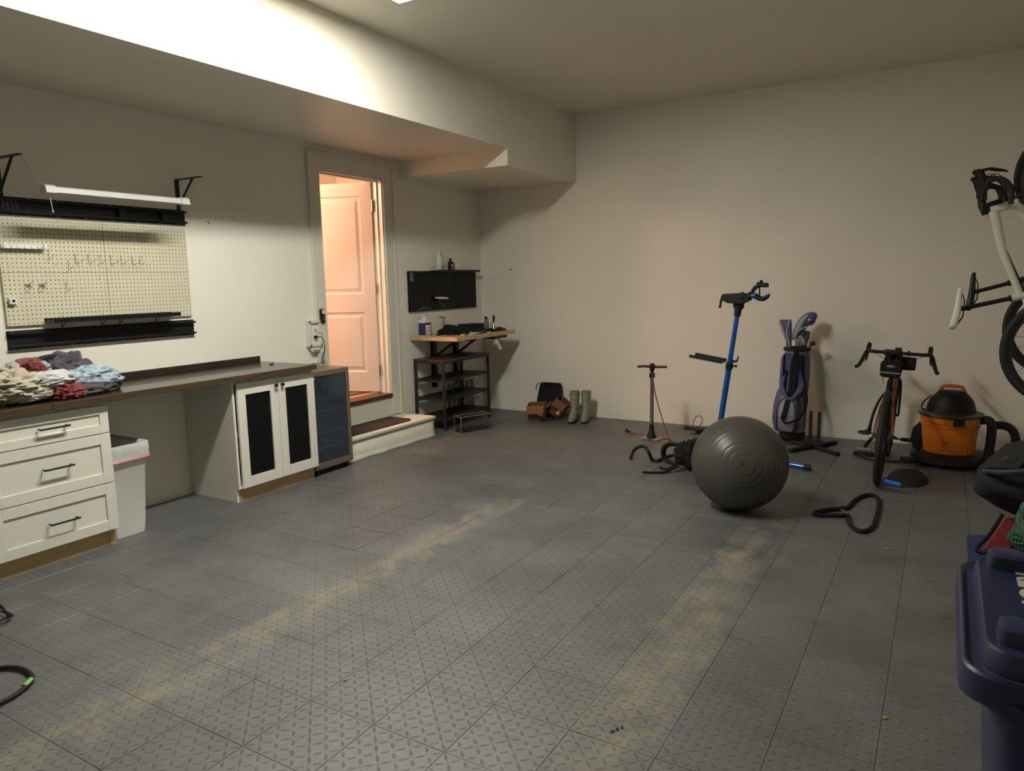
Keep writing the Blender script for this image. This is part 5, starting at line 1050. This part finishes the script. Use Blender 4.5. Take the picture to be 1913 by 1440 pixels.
m_wsad = mat('white_saddle_cover', (214, 210, 196), 0.4, var=0.02)
m_bsad = mat('black_saddle_cover', (24, 24, 24), 0.45, var=0.05)
HANG = Matrix(((0, 0, -1), (0, 1, 0), (1, 0, 0)))      # bike x -> up, bike z -> away from the right wall
wb_ = thing('hanging_white_bicycle', (0.650, 5.35, 1.045), 'white drop-bar bicycle hung vertically with a white saddle on the right wall', 'bicycle')
wb_.rotation_euler = (Matrix.Rotation(math.radians(2.4), 3, 'Y') @ HANG).to_euler()
bike(wb_, m_white_fr, m_wsad, fat=1.35, fork_m=m_black_fr, R=0.35, tw=0.021)
lt = MB()
bk_ = thing('hanging_black_bicycle', (0.690, 6.02, 1.14), 'all-black drop-bar bicycle hung vertically behind the white one', 'bicycle')
bk_.rotation_euler = HANG.to_euler()
bike(bk_, m_black_fr, m_bsad, fat=1.2, R=0.345, tw=0.019, PL=0.21)
for yy, z, lb in ((5.35, 2.395, 'wall hook carrying the white bicycle by its front wheel'), (6.02, 2.455, 'wall hook carrying the black bicycle by its front wheel')):
    single(MB().bx(XR-0.008, XR-0.0005, yy-0.05, yy+0.05, z-0.14, z+0.06).tube([(XR-0.008, yy, z-0.02), (XR-0.20, yy, z-0.055), (XR-0.38, yy, z-0.045), (XR-0.39, yy, z-0.01)], 0.007, 8, sub=4), 'bike_wall_hook', m_black, (XR-0.001, yy, z-0.14), 'black '+lb, 'hook')
rb = thing('red_gravel_bicycle', (-0.335, 5.73, 0.350), 'dark red gravel bicycle standing on the floor seen from behind', 'bicycle')
rb.rotation_euler = (Matrix.Rotation(math.radians(3.0), 3, 'Y') @ Matrix.Rotation(PI/2, 3, 'Z')).to_euler()
RB_ = bike(rb, m_red_fr, m_bsad, flare=0.055, bar_w=0.225, R=0.350, tw=0.022, fork_m=m_black_fr)
RM = Matrix.Translation(Vector((-0.335, 5.73, 0.350))) @ (Matrix.Rotation(math.radians(3.0), 4, 'Y') @ Matrix.Rotation(PI/2, 4, 'Z'))
def onbike(mb): mb.v = [RM @ p for p in mb.v]; return mb
sc_ = RB_[5]; CL = RB_[4]
t = thing('saddle_bag', RM @ (sc_+xz(-0.1, -0.08)), 'black saddle bag with a grey reflective stripe under the red bicycle seat', 'bag')
onbike(MB().loft([rect(sc_+xz(dx, dz-0.072), Y, Z, wv, hz, 0.5, 5) for dx, wv, hz, dz in ((0.0, .030, .028, 0.012), (-0.04, .055, .048, 0.004), (-0.12, .070, .060, 0), (-0.155, .070, .062, 0), (-0.165, .062, .054, 0))])).build('body', m_fabk, t)
onbike(MB().loft([rect(sc_+xz(dx, -0.098), Y, Z, .0712, .004, 0.5, 4) for dx in (-0.10, -0.1565)]+[rect(sc_+xz(-0.1672, -0.098), Y, Z, .064, .004, 0.5, 4)])).build('reflective_stripe', mat('reflective_tape', (150, 150, 150), 0.3, var=0), t)
onbike(MB().ball(sc_+xz(-0.166, -0.052), (0.004, 0.028, 0.012), 16, 8)).build('badge', mat('grey_badge', (120, 120, 122), 0.4, var=0.1), t)
onbike(MB().tube([sc_+xz(-0.15, -0.13, 0.045), sc_+xz(-0.155, -0.16, 0.04), sc_+xz(-0.155, -0.18, 0.035)], 0.004, 6)).build('zip_pull', mat('orange_cord', (196, 96, 40), 0.5, var=0), t)
t = thing('handlebar_bag', RM @ (CL+xz(0.04, -0.08)), 'black cylindrical handlebar bag on the front of the red bicycle', 'bag')
onbike(MB().loft([ell(CL+Vector((0.055, yy-0.02, -0.085)), X, Z, a, a*0.95, 18) for yy, a in ((-0.115, .040), (-0.112, .055), (0.0, .060), (0.112, .055), (0.115, .040))])).build('body', m_fabk, t)
for s in (-0.075, 0.055): onbike(MB().tube([CL+Vector((0.0, s-0.0, 0.018)), CL+Vector((0.03, s, 0.008)), CL+Vector((0.06, s, -0.020))], 0.009, 6)).build('strap', m_fabk, t)
t = thing('bike_computer', RM @ (CL+xz(0.0, 0.03)), 'small black bike computer on the red bicycle stem', 'device')
onbike(MB().box(CL+xz(0.02, 0.034), (0.075, 0.048, 0.018))).build('body', m_blackm, t, 0.005)
onbike(MB().box(CL+xz(0.02, 0.0436), (0.055, 0.036, 0.001))).build('screen', m_gloss, t)
# low black trainer frame around the red bicycle
tn = thing('bike_trainer', (-0.34, 6.55, 0), 'low black bike trainer with rubber feet around the red bicycle wheels', 'trainer')
MB().bx(-0.60, -0.44, 6.60, 6.645, 0.001, 0.032).build('foot', m_rubber, tn, 0.006)
MB().bx(-0.25, -0.02, 6.54, 6.60, 0.001, 0.034).build('foot', m_rubber, tn, 0.006)
MB().tube([(-0.52, 6.62, 0.03), (-0.51, 6.61, 0.09), (-0.46, 6.58, 0.17)], 0.014, 10, sub=3).build('frame_arm', m_black, tn)
MB().tube([(-0.10, 6.57, 0.03), (-0.13, 6.57, 0.12), (-0.18, 6.56, 0.20)], 0.014, 10, sub=3).build('frame_arm', m_black, tn)
MB().tube([(-0.56, 6.58, 0.025), (-0.45, 6.45, 0.022), (-0.20, 6.45, 0.022), (-0.08, 6.56, 0.025)], 0.012, 8, sub=4).build('base_loop', m_black, tn)
MB().cyl((-0.46, 6.62, 0.055), (-0.58, 6.62, 0.055), 0.030, n=18).build('resistance_unit', m_dsteel, tn, 0.004)
single(MB().tube([(-0.355, 5.95, 0.64), (-0.385, 5.97, 0.58), (-0.42, 6.0, 0.48), (-0.435, 6.0, 0.40), (-0.445, 6.02, 0.34)], [0.006, 0.009, 0.010, 0.010, 0.016], 8, sub=5).tube([(-0.475, 6.02, 0.335), (-0.43, 6.02, 0.332)], 0.011, 8), 'mini_pump_hose', m_blackm, (-0.43, 6.0, 0.34), 'curved black hose with a knob end left of the red bicycle wheel', 'hose')
rz = thing('wheel_block', (-0.18, 5.92, 0), 'low rounded black wheel block with a bright blue bar beside the red bicycle', 'block')
MB().loft([ell((-0.165, 5.97, z), X, Y, a, b_, 32) for z, a, b_ in ((0.001, .135, .215), (0.02, .130, .205), (0.045, .105, .17), (0.055, .06, .11))]).build('body', m_rubber, rz)
a_ = at(1655, 896, z=0.035); b_ = at(1684, 903, z=0.035)
MB().tube([a_+Vector((0.0, 0.0, -0.012)), b_+Vector((0, 0, -0.012))], 0.016, 10).build('blue_bar', mat('bright_blue_plastic', (52, 116, 226), 0.35, var=0.03), rz, label='bright blue bar')
# ------------------------------------------------------------------ shop vacuum
VC = Vector((0.085, 6.62, 0))
vc = thing('shop_vacuum', VC, 'orange and black shop vacuum with a black hose by the back wall', 'vacuum')
m_org = mat('orange_tub_plastic', (208, 116, 26), 0.4, var=0.05)
V = (VC.x, VC.y, 0)
MB().lathe([(0.15, 0.055), (0.172, 0.07), (0.178, 0.10), (0.198, 0.34), (0.200, 0.355), (0.212, 0.358), (0.213, 0.398), (0.205, 0.40)], V, 48).build('tub', m_org, vc)
MB().lathe([(0.10, 0.030), (0.24, 0.030), (0.262, 0.045), (0.262, 0.085), (0.22, 0.10), (0.181, 0.112), (0.10, 0.112)], V, 40, None, False).build('caster_base', m_blackm, vc)
for a in (0.6, 2.2, 3.8, 5.3): MB().ball((V[0]+0.225*math.cos(a), V[1]+0.225*math.sin(a), 0.028), (0.022, 0.022, 0.027), 14, 8).build('caster', m_blackm, vc)
MB().lathe([(0.15, 0.401), (0.222, 0.401), (0.228, 0.408), (0.226, 0.420), (0.20, 0.430), (0.165, 0.434)], V, 48).build('lid', mat('dark_grey_lid', (70, 70, 68), 0.4, var=0.08), vc)
MB().lathe([(0.170, 0.435), (0.166, 0.47), (0.150, 0.52), (0.120, 0.56), (0.095, 0.585), (0.06, 0.592), (0.001, 0.594)], V, 40).build('motor_head', m_blackm, vc)
MB().box((V[0]-0.0, V[1], 0.585), (0.19, 0.10, 0.02)).build('head_cap', m_blackm, vc, 0.006)
MB().tube([(V[0]-0.075, V[1], 0.585), (V[0]-0.07, V[1], 0.618), (V[0]-0.045, V[1], 0.630), (V[0]+0.045, V[1], 0.630), (V[0]+0.07, V[1], 0.618), (V[0]+0.085, V[1], 0.585)], 0.013, 10, sub=4).build('carry_handle', mat('burnt_orange_plastic', (190, 88, 34), 0.4, var=0.05), vc, label='orange carry handle')
fd = (Vector((CP.x, CP.y, 0))-VC); fd.z = 0; fd.normalize(); fa = math.atan2(fd.y, fd.x)
for da, nm in ((0.28, 'latch'),):
    a = fa+da; Rl = Matrix.Rotation(a, 3, 'Z'); MB().box(VC+Vector((0.216*math.cos(a), 0.216*math.sin(a), 0.378)), (0.024, 0.075, 0.062), Rl).build(nm, m_blackm, vc, 0.004)
    MB().box(VC+Vector((0.2105*math.cos(a), 0.2105*math.sin(a), 0.37)), (0.012, 0.13, 0.05), Rl).build('latch_plate', m_org, vc, 0.004)
a = fa+0.22; rg = []
MB().tube([VC+Vector(((0.180+0.02*(z-0.1)/0.24+0.001)*math.cos(a+d_), (0.180+0.02*(z-0.1)/0.24+0.001)*math.sin(a+d_), z)) for d_, z in ((-0.42, 0.115), (-0.40, 0.20), (-0.30, 0.225), (0.28, 0.225), (0.40, 0.20), (0.42, 0.115))], 0.005, 7, sub=4).build('moulded_rib', m_org, vc)
MB().tube([VC+Vector((0.203*math.cos(t), 0.203*math.sin(t), 0.325)) for t in [2*PI*k/48 for k in range(48)]], 0.004, 6, True).build('tub_band', m_org, vc)
hs = [VC+Vector(p) for p in ((0.20, -0.04, 0.375), (0.25, -0.06, 0.385), (0.275, -0.06, 0.33), (0.27, -0.05, 0.15), (0.255, -0.05, 0.05))]
hose = MB().tube(hs, 0.033, 14, sub=6)
hose2 = [VC+Vector(p) for p in ((0.27, -0.03, 0.335), (0.34, 0.0, 0.345), (0.41, 0.02, 0.31), (0.44, 0.03, 0.22), (0.42, 0.03, 0.12), (0.36, 0.0, 0.06), (0.28, -0.02, 0.045))]
hose.tube(hose2, 0.029, 14, sub=7); ho = hose.build('hose', m_blackm, vc)
q = MB(); pth = catmull([Vector(p) for p in hose2], 9)
for i in range(1, len(pth)-1, 1):
    tdir = (pth[i+1]-pth[i-1]).normalized(); u_ = tdir.orthogonal().normalized(); v_ = tdir.cross(u_); q.tube([pth[i]+(u_*math.cos(t)+v_*math.sin(t))*0.0295 for t in [2*PI*k/12 for k in range(12)]], 0.0028, 4, True)
q.build('hose_rings', m_blackm, ho, kind='stuff')
MB().tube([VC+Vector(p) for p in ((-0.14, -0.03, 0.55), (-0.19, -0.05, 0.50), (-0.20, -0.06, 0.45), (-0.17, -0.06, 0.438))], 0.0055, 8, sub=5).build('power_cord', m_blackm, vc)
single(MB().ball((-0.10, 6.93, 0.14), (0.085, 0.11, 0.139), 28, 18, lambda d, q: crumple(d, q, 0.1, 2.0, 7.1, -0.139)), 'black_bundle', m_fabk, (-0.10, 6.93, 0), 'black fabric bundle wedged behind the shop vacuum', 'bundle')
# ------------------------------------------------------------------ recycling cart, green sack, chair and duffel on the right
BX0, BX1, BY0, BY1, LZ_ = 0.047, 0.62, 1.135, 1.635, 0.97
rc = thing('recycling_cart', ((BX0+BX1)/2, (BY0+BY1)/2, 0), 'navy blue wheeled recycling cart with white lid lettering at the lower right', 'recycling bin')
m_navy = mat('navy_cart_plastic', (42, 49, 84), 0.42, var=0.06, vscale=6, bmp=0.15, bscale=300)
cxm, cym = (BX0+BX1)/2, (BY0+BY1)/2
MB().loft([rect((cxm+0.02, cym, z), X, Y, a, b_, 0.25, 6) for z, a, b_ in ((0.04, .20, .19), (0.06, .205, .195), (0.85, .262, .245), (0.905, .268, .252), (0.91, .278, .262), (0.935, .278, .262))]).build('body', m_navy, rc)
def lidring(z, ins, r=0.22): return rect((cxm, cym, z), X, Y, (BX1-BX0)/2-ins, (BY1-BY0)/2-ins, r, 8)
MB().loft([lidring(0.918, 0.006), lidring(0.922, 0.0), lidring(0.960, 0.003), lidring(0.964, 0.006), lidring(0.964, 0.009), lidring(0.958, 0.014), lidring(0.958, 0.024), lidring(0.985, 0.030), lidring(0.990, 0.033), lidring(0.990, 0.037), lidring(0.988, 0.044)], True).build('lid', m_navy, rc, angle=22)
for yy in (BY1-0.080, BY0+0.100):
    MB().loft([rect((cxm+0.02, yy, z), X, Y, a, b_, 0.5, 6) for z, a, b_ in ((0.987, .262, .034), (1.008, .258, .030), (1.012, .250, .024))]).build('lid_rib', m_navy, rc)
MB().loft([rect((cxm, BY0-0.0, z), X, Y, a, b_, 0.4, 5) for z, a, b_ in ((0.93, .20, .035), (0.955, .20, .04), (0.96, .195, .036))]).build('lid_handle', m_navy, rc)
for xx in (BX0+0.06, BX1-0.03): MB().cyl((xx, BY1+0.0, 0.12), (xx+0.04, BY1+0.0, 0.12), 0.12, n=28).build('wheel', m_rubber, rc, 0.01)
MB().tube([(BX0+0.08, BY1+0.01, 0.90), (BX0+0.08, BY1+0.07, 0.93), (BX1-0.08, BY1+0.07, 0.93), (BX1-0.08, BY1+0.01, 0.90)], 0.014, 10).build('push_bar', m_navy, rc)
Mt = Matrix(((0, 1, 0, 0.157), (-1, 0, 0, 1.385), (0, 0, 1, 0.9887), (0, 0, 0, 1)))
tx = text('RECYCLE', 0.068, 0.0006, mat('white_lid_ink', (206, 206, 190), 0.5, var=0.02), 'lettering', rc, Mt, 'white RECYCLE lettering on the lid')
gs = thing('green_mesh_sack', (0.30, 1.50, 1.0), 'dark green woven mesh sack slumped on the far edge of the cart lid', 'sack')
m_green = mat('green_mesh_fabric', (44, 104, 74), 0.65, var=0.15, vscale=4); nt = m_green.node_tree; bb = nt.nodes['Principled BSDF']; tcn = nt.nodes.new('ShaderNodeTexCoord')
wv = nt.nodes.new('ShaderNodeTexWave'); wv.inputs['Scale'].default_value = 55; nt.links.new(mapping(nt, tcn.outputs['Object'], rot=(0.3, 0.5, 0.7)), wv.inputs['Vector'])
wv2 = nt.nodes.new('ShaderNodeTexWave'); wv2.inputs['Scale'].default_value = 55; nt.links.new(mapping(nt, tcn.outputs['Object'], rot=(0.3, -0.6, -0.8)), wv2.inputs['Vector'])
hgt = mnode(nt, 'MAXIMUM', wv.outputs[1], wv2.outputs[1]); nt.links.new(bump(nt, hgt, 1.0, 0.004), bb.inputs['Normal'])
oc_ = bb.inputs['Base Color'].links[0].from_socket; nt.links.new(mixc(nt, ramp(nt, hgt, 0.2, 0.7), L3((12, 28, 22)), oc_), bb.inputs['Base Color'])
MB().ball((0.32, 1.50, 1.075), (0.19, 0.115, 0.10), 40, 26, lambda d, q: crumple(d, q, 0.14, 1.8, 2.7, -0.058)).build('body', m_green, gs)
MB().tube([(0.15, 1.44, 1.055), (0.20, 1.40, 1.075), (0.30, 1.375, 1.085), (0.42, 1.39, 1.08)], [0.014, 0.02, 0.02, 0.014], 8, sub=4).build('trim_band', m_fabk, gs)
# camp chair with black duffel
CY = 3.15
cc = thing('camp_chair', (0.42, CY, 0), 'folding camp chair in red and navy fabric behind the recycling cart', 'chair')
m_redf = mat('red_canvas', (142, 42, 48), 0.75, var=0.1, bmp=0.3, bscale=80); m_navf = mat('navy_canvas', (40, 44, 92), 0.8, var=0.1, bmp=0.3, bscale=80)
A1 = at(1880, 966, y=CY); A2 = at(1835, 1027, y=CY-0.05); 
def quad(a, b_, c, d, nm, m_, lb=None):
    vs = [a, b_, c, d]; n_ = (b_-a).cross(d-a).normalized()*0.006
    return MB().add([p+n_ for p in vs]+[p-n_ for p in vs], [(0, 1, 2, 3), (7, 6, 5, 4), (0, 4, 5, 1), (1, 5, 6, 2), (2, 6, 7, 3), (3, 7, 4, 0)], False).build(nm, m_, cc, 0.003, label=lb)
quad(A1, A1+Vector((0.030, 0, 0)), A2+Vector((0.085, 0, 0)), A2, 'red_panel', m_redf, 'red fabric side panel')
quad(A1+Vector((0.031, 0.004, 0)), A1+Vector((0.42, 0.02, 0)), A2+Vector((0.42, 0.02, 0)), A2+Vector((0.086, 0.004, 0)), 'back_panel', m_fabk)
MB().tube([A1+Vector((-0.012, 0, 0.01)), (A1+A2)/2+Vector((-0.012, 0, -0.002)), A2+Vector((-0.018, 0, -0.002)), A2+Vector((0.03, -0.008, -0.010)), A2+Vector((0.10, -0.008, -0.012))], 0.007, 8, sub=4).build('edge_binding', m_fabk, cc)
zs = A2.z-0.035; xl = at(1808, 1015, y=CY-0.02).x
MB().loft([rect((xl+0.30, CY-0.03, z), X, Y, a, b_, 0.25, 5) for z, a, b_ in ((zs-0.07, .28, .19), (zs-0.03, .295, .205), (zs+0.02, .30, .21))]).build('seat', m_navf, cc, label='navy fabric seat')
for s in (-1, 1):
    for dx, ex_ in ((0.06, 0.52), (0.52, 0.06)): MB().tube([(xl+dx, CY-0.03+s*0.19, 0.008), (xl+ex_, CY-0.03+s*0.19, zs-0.01)], 0.010, 8).build('leg', m_steel if dx < 0.1 else m_black, cc)
df = thing('duffel_bag', (0.40, CY+0.02, A1.z), 'large black soft bag with straps heaped on the camp chair', 'bag')
bl = at(1815, 890, y=CY); bt_ = at(1870, 963, y=CY); tp_ = at(1880, 850, y=CY)
dcx, dcz = bl.x+0.30, (bt_.z+tp_.z)/2+0.02; dh = dcz-bt_.z
def dfn(d, q):
    q = crumple(d, q, 0.10, 1.6, 9.2, -9)
    if q.z < -dh: q.z = -dh
    return q
MB().ball((dcx, CY+0.02, dcz), (0.285, 0.19, dh*1.04), 44, 28, dfn).build('body', m_fabk, df)
MB().tube([(dcx-0.27, CY-0.05, dcz+0.04), (dcx-0.20, CY-0.13, dcz+0.06), (dcx-0.08, CY-0.175, dcz+0.10), (dcx+0.03, CY-0.17, dcz+0.15)], [0.006, 0.012, 0.014, 0.012], 8, sub=5).build('seam_piping', mat('grey_piping', (36, 38, 42), 0.7, var=0.1), df)
MB().loft([[Vector((dcx-0.27+0.02*math.sin(i), CY-0.02, dcz+0.03)), Vector((dcx-0.16, CY-0.12, dcz+0.055+0.01*i)), Vector((dcx-0.10, CY-0.04, dcz+0.165)), Vector((dcx-0.20, CY+0.04, dcz+0.12))][0:4] if False else [Vector((dcx-0.28, CY-0.03+0.01*i, dcz+0.045)), Vector((dcx-0.17, CY-0.12+0.01*i, dcz+0.075)), Vector((dcx-0.06, CY-0.06+0.01*i, dcz+0.20)), Vector((dcx-0.20, CY+0.03+0.01*i, dcz+0.13))] for i in range(2)]).build('flap', m_fabk, df, 0.004)
MB().tube([(dcx-0.10, CY-0.05, dcz+0.14), (dcx+0.0, CY-0.05, dcz+0.22), (dcx+0.12, CY-0.02, dcz+0.27), (dcx+0.26, CY+0.02, dcz+0.20)], [0.012, 0.016, 0.02, 0.014], 8, sub=5).tube([(dcx-0.02, CY-0.12, dcz+0.13), (dcx+0.06, CY-0.08, dcz+0.19), (dcx+0.16, CY-0.03, dcz+0.17)], 0.010, 8, sub=5).build('strap', m_fabk, df)
MB().ball((dcx+0.14, CY-0.02, dcz+0.24), (0.10, 0.07, 0.05), 24, 14, lambda d, q: crumple(d, q, 0.25, 2.2, 5.2, -9)).build('handle_pad', m_fabk, df)
MB().box(at(1877, 857, y=CY-0.155), (0.022, 0.006, 0.010), Matrix.Rotation(-0.5, 3, 'Y')).build('buckle', m_steel, df, 0.001)
# ------------------------------------------------------------------ cables and litter on the floor
pts = [at(px_, py_, z=0.012) for px_, py_ in ((-60, 1262), (0, 1248), (30, 1247), (50, 1253), (60, 1264), (55, 1276), (30, 1297), (0, 1313), (-40, 1330))]
cb = thing('black_cable', (pts[3].x, pts[3].y, 0), 'thick black cable looping in from the left with a green band', 'cable')
MB().tube(pts, 0.0095, 10, sub=6).build('cable', m_blackm, cb); MB().tube([at(58, 1270, z=0.013), at(52, 1277, z=0.013), at(45, 1283, z=0.013)], 0.0118, 10, sub=3).build('green_band', mat('light_green_tape', (132, 190, 92), 0.5, var=0.03), cb, label='light green band')
q = MB(); q.tube([at(a, b_, z=0.008) for a, b_ in ((-30, 1118), (0, 1130), (12, 1143), (24, 1149), (12, 1152), (0, 1158), (-30, 1168))], 0.005, 7, sub=5); q.tube([at(a, b_, z=0.016) for a, b_ in ((-30, 1142), (0, 1142), (18, 1150), (16, 1158), (0, 1166), (-30, 1172))], 0.004, 7, sub=5)
single(q, 'thin_cord', m_blackm, (at(10, 1150, z=0).x, at(10, 1150, z=0).y, 0), 'thin black cord crossing itself on the floor at the left edge', 'cord')
for px_, py_, lb in ((1657, 1025, 'curled yellow-brown leaf on the floor right of the looped strap'), (1651, 1340, 'small yellow-brown leaf scrap on the floor near the recycling cart'), (643, 1270, 'tiny ochre leaf scrap on the floor in the near centre')):
    p = at(px_, py_, z=0.004); s_ = 0.020 if py_ < 1100 else 0.012
    q = MB(); vs = []; fs_ = []
    for i in range(7):
        t = i/6; wv_ = s_*0.55*math.sin(PI*min(0.97, t+0.03)); vs += [(p.x-s_+2*s_*t, p.y-wv_, 0.002+0.012*abs(t-0.5)), (p.x-s_+2*s_*t, p.y+0.2*wv_, 0.001), (p.x-s_+2*s_*t, p.y+wv_, 0.003+0.010*abs(t-0.4))]
    for i in range(6):
        for k in (0, 1): fs_.append((i*3+k, i*3+k+1, i*3+4+k, i*3+3+k))
    o = single(q.add(vs, fs_), 'dry_leaf', mat('dry_leaf_ochre', (176, 140, 62), 0.7, var=0.2, vscale=60), (p.x, p.y, 0), lb, 'leaf'); sm = o.modifiers.new('s', 'SOLIDIFY'); sm.thickness = 0.0008
p = at(1144, 1367, z=0); q = MB()
for k in range(3): q.ball((p.x+0.010*k, p.y+0.018*k, 0.003), (0.008-0.0015*k, 0.007, 0.0035), 8, 5)
single(q, 'dirt_crumb', m_blackm, (p.x, p.y, 0), 'dark crumbs of dirt on the floor along the right-hand dusty track', 'dirt')
for px_, py_, lb in ((1740, 1087, 'thin dark twig on the floor left of the recycling cart'), (1768, 1155, 'short dark twig beside the near left side of the cart')):
    p = at(px_, py_, z=0.002); single(MB().tube([(p.x-0.022, p.y+0.006, 0.002), (p.x, p.y, 0.005), (p.x+0.02, p.y+0.004, 0.002)], 0.0016, 5), 'twig', m_thresh, (p.x, p.y, 0), lb, 'twig')
# ------------------------------------------------------------------ laundry pile on the worktop
WZ = 0.9135
def garment(name, px_, py_, x, r, seed, m, label, amp=0.22, sc=1.8, rot=0.0, flat=True, cz=None, cat='garment'):
    c = at(px_, py_, x=x)
    if cz is not None: c.z = cz
    lo = WZ+0.0008-c.z
    R = Matrix.Rotation(rot, 3, 'Z')
    def fn(d, q):
        k = noise.noise(Vector((d.x*sc+seed, d.y*sc, d.z*sc*1.6))); k2 = 1-2*abs(noise.noise(Vector((d.x*sc*1.7, d.y*sc*1.7+seed, d.z*sc*2.6)))); k3 = 1-2*abs(noise.noise(Vector((d.x*sc*3.6+seed, d.y*sc*3.6, d.z*sc*4))))
        q = q*(1+amp*(k*1.1+k2*0.65+k3*0.16-0.2)); q.z = max(q.z, lo); return q
    q = MB().ball((0, 0, 0), r, 72, 44, fn, R); q.v = [p+c for p in q.v]
    return single(q, name, m, (c.x, c.y, max(WZ, c.z-r[2])), label, cat, 'clothes heaped on the worktop', angle=75)
def cloth(name, rgb, **k): return mat(name, rgb, 0.9, var=k.get('var', 0.1), vscale=k.get('vs', 8), bmp=0.6, bscale=k.get('bs', 70), sheen=0.15, rgb2=k.get('rgb2'))
c_beige = cloth('beige_knit', (186, 178, 158), bs=160); c_white = cloth('white_cotton', (206, 206, 208)); c_mar = cloth('maroon_jersey', (116, 44, 52)); c_grey = cloth('charcoal_jersey', (78, 76, 82)); c_navy = cloth('dark_navy_cotton', (38, 38, 50)); c_blue = cloth('pale_blue_print', (184, 200, 210), rgb2=(108, 124, 138), vs=40); c_pink = cloth('pale_pink_cotton', (198, 180, 182)); c_olive = cloth('taupe_lining', (112, 102, 84))
garment('navy_trousers', 150, 718, -4.43, (0.15, 0.22, 0.075), 2.2, c_navy, 'dark navy garment under the right part of the laundry pile')
garment('dark_shirt', 80, 722, -4.47, (0.13, 0.22, 0.08), 8.2, c_navy, 'black-navy shirt buried in the middle of the laundry pile')
garment('pale_blue_shirt', 168, 706, -4.36, (0.085, 0.17, 0.065), 5.2, c_blue, 'pale blue printed shirt at the right end of the laundry pile', 0.3, rot=0.0)
garment('grey_sweatshirt', 120, 692, -4.44, (0.10, 0.125, 0.095), 1.1, c_grey, 'charcoal grey sweatshirt on top of the laundry pile', 0.30)
garment('grey_leggings', 165, 727, -4.31, (0.07, 0.15, 0.045), 3.9, c_grey, 'charcoal leggings along the front right of the laundry pile', 0.28)
garment('pink_top', 40, 697, -4.45, (0.10, 0.09, 0.06), 6.6, c_pink, 'pale pink top at the upper left of the laundry pile', 0.3)
garment('maroon_shirt', 62, 692, -4.38, (0.07, 0.075, 0.045), 4.4, c_mar, 'maroon shirt folded high in the laundry pile left of the grey sweatshirt', 0.3)
garment('patterned_scarf', 52, 679, -4.44, (0.05, 0.07, 0.03), 7.7, cloth('red_print', (150, 84, 72), rgb2=(90, 70, 66), vs=30), 'red patterned scarf near the peak of the laundry pile', 0.3)
garment('beige_sweater', 22, 722, -4.31, (0.11, 0.15, 0.075), 9.9, c_beige, 'thick beige knit sweater at the left front of the laundry pile', 0.32, 2.8)
garment('beige_folded_sleeve', 52, 734, -4.25, (0.055, 0.12, 0.045), 12.3, c_beige, 'rolled beige knit sleeve in front of the beige sweater', 0.22, 3.2)
garment('taupe_fold', 66, 728, -4.275, (0.04, 0.055, 0.035), 13.1, c_olive, 'taupe folded hem right of the rolled beige sleeve', 0.2)
garment('maroon_towel', 127, 733, -4.25, (0.055, 0.085, 0.05), 14.6, c_mar if False else cloth('dusty_red_terry', (134, 62, 66), bs=120), 'dusty red crumpled garment at the front of the laundry pile', 0.34, 3.4)
garment('white_shirt', 88, 708, -4.30, (0.095, 0.135, 0.045), 10.3, c_white, 'smooth white shirt draped over the front of the laundry pile', 0.22, 1.8)
garment('white_sock', 82, 690, -4.375, (0.03, 0.035, 0.045), 15.5, c_blue, 'small pale blue cloth tucked left of the grey sweatshirt', 0.2)
p1 = at(62, 676, x=-4.42); p2 = at(80, 668, x=-4.42); p3 = at(108, 665, x=-4.42); p4 = at(122, 672, x=-4.42); p5 = at(128, 684, x=-4.40)
single(MB().tube([p1-Z*0.02, p1, p2, p3, p4, p5], [0.008, 0.010, 0.012, 0.014, 0.018, 0.014], 8, sub=5).tube([p1+Y*0.02-Z*0.03, p2-Z*0.018, p3-Z*0.022, p4-Z*0.02], 0.008, 8, sub=5), 'belt', c_navy, (p1.x, p1.y, p1.z-0.03), 'dark looped belt arching over the top of the laundry pile', 'belt', 'clothes heaped on the worktop')
p = at(5, 754, z=WZ+0.012); t = thing('orange_toy', (p.x, p.y, WZ), 'small orange plastic toy at the left edge of the worktop', 'toy'); mo = mat('orange_yellow_plastic', (240, 160, 30), 0.4, var=0.03)
MB().ball((p.x, p.y, WZ+0.0155), (0.016, 0.020, 0.0150), 16, 10).build('body', mo, t); MB().ball((p.x, p.y-0.025, WZ+0.0135), (0.014, 0.016, 0.013), 14, 8).build('head', mo, t)
p = at(52, 750, z=WZ+0.004); single(MB().ball((p.x, p.y, WZ+0.005), (0.006, 0.008, 0.0048), 12, 8), 'white_bead', m_white, (p.x, p.y, WZ), 'tiny white bead on the worktop in front of the beige sleeve', 'bead')
p = at(507, 680, z=WZ+0.004); q = MB().box((p.x, p.y, WZ+0.004), (0.012, 0.03, 0.008)); q.ball((p.x, p.y+0.015, WZ+0.006), 0.006, 8, 6)
single(q, 'small_black_clip', m_blackm, (p.x, p.y, WZ), 'small black clip alone near the right end of the worktop', 'clip')
p = at(212, 733, z=WZ+0.002); single(MB().ball((p.x, p.y, WZ+0.003), (0.004, 0.010, 0.003), 8, 5), 'crumb', m_card, (p.x, p.y, WZ), 'tiny tan crumb at the right foot of the laundry pile', 'crumb')
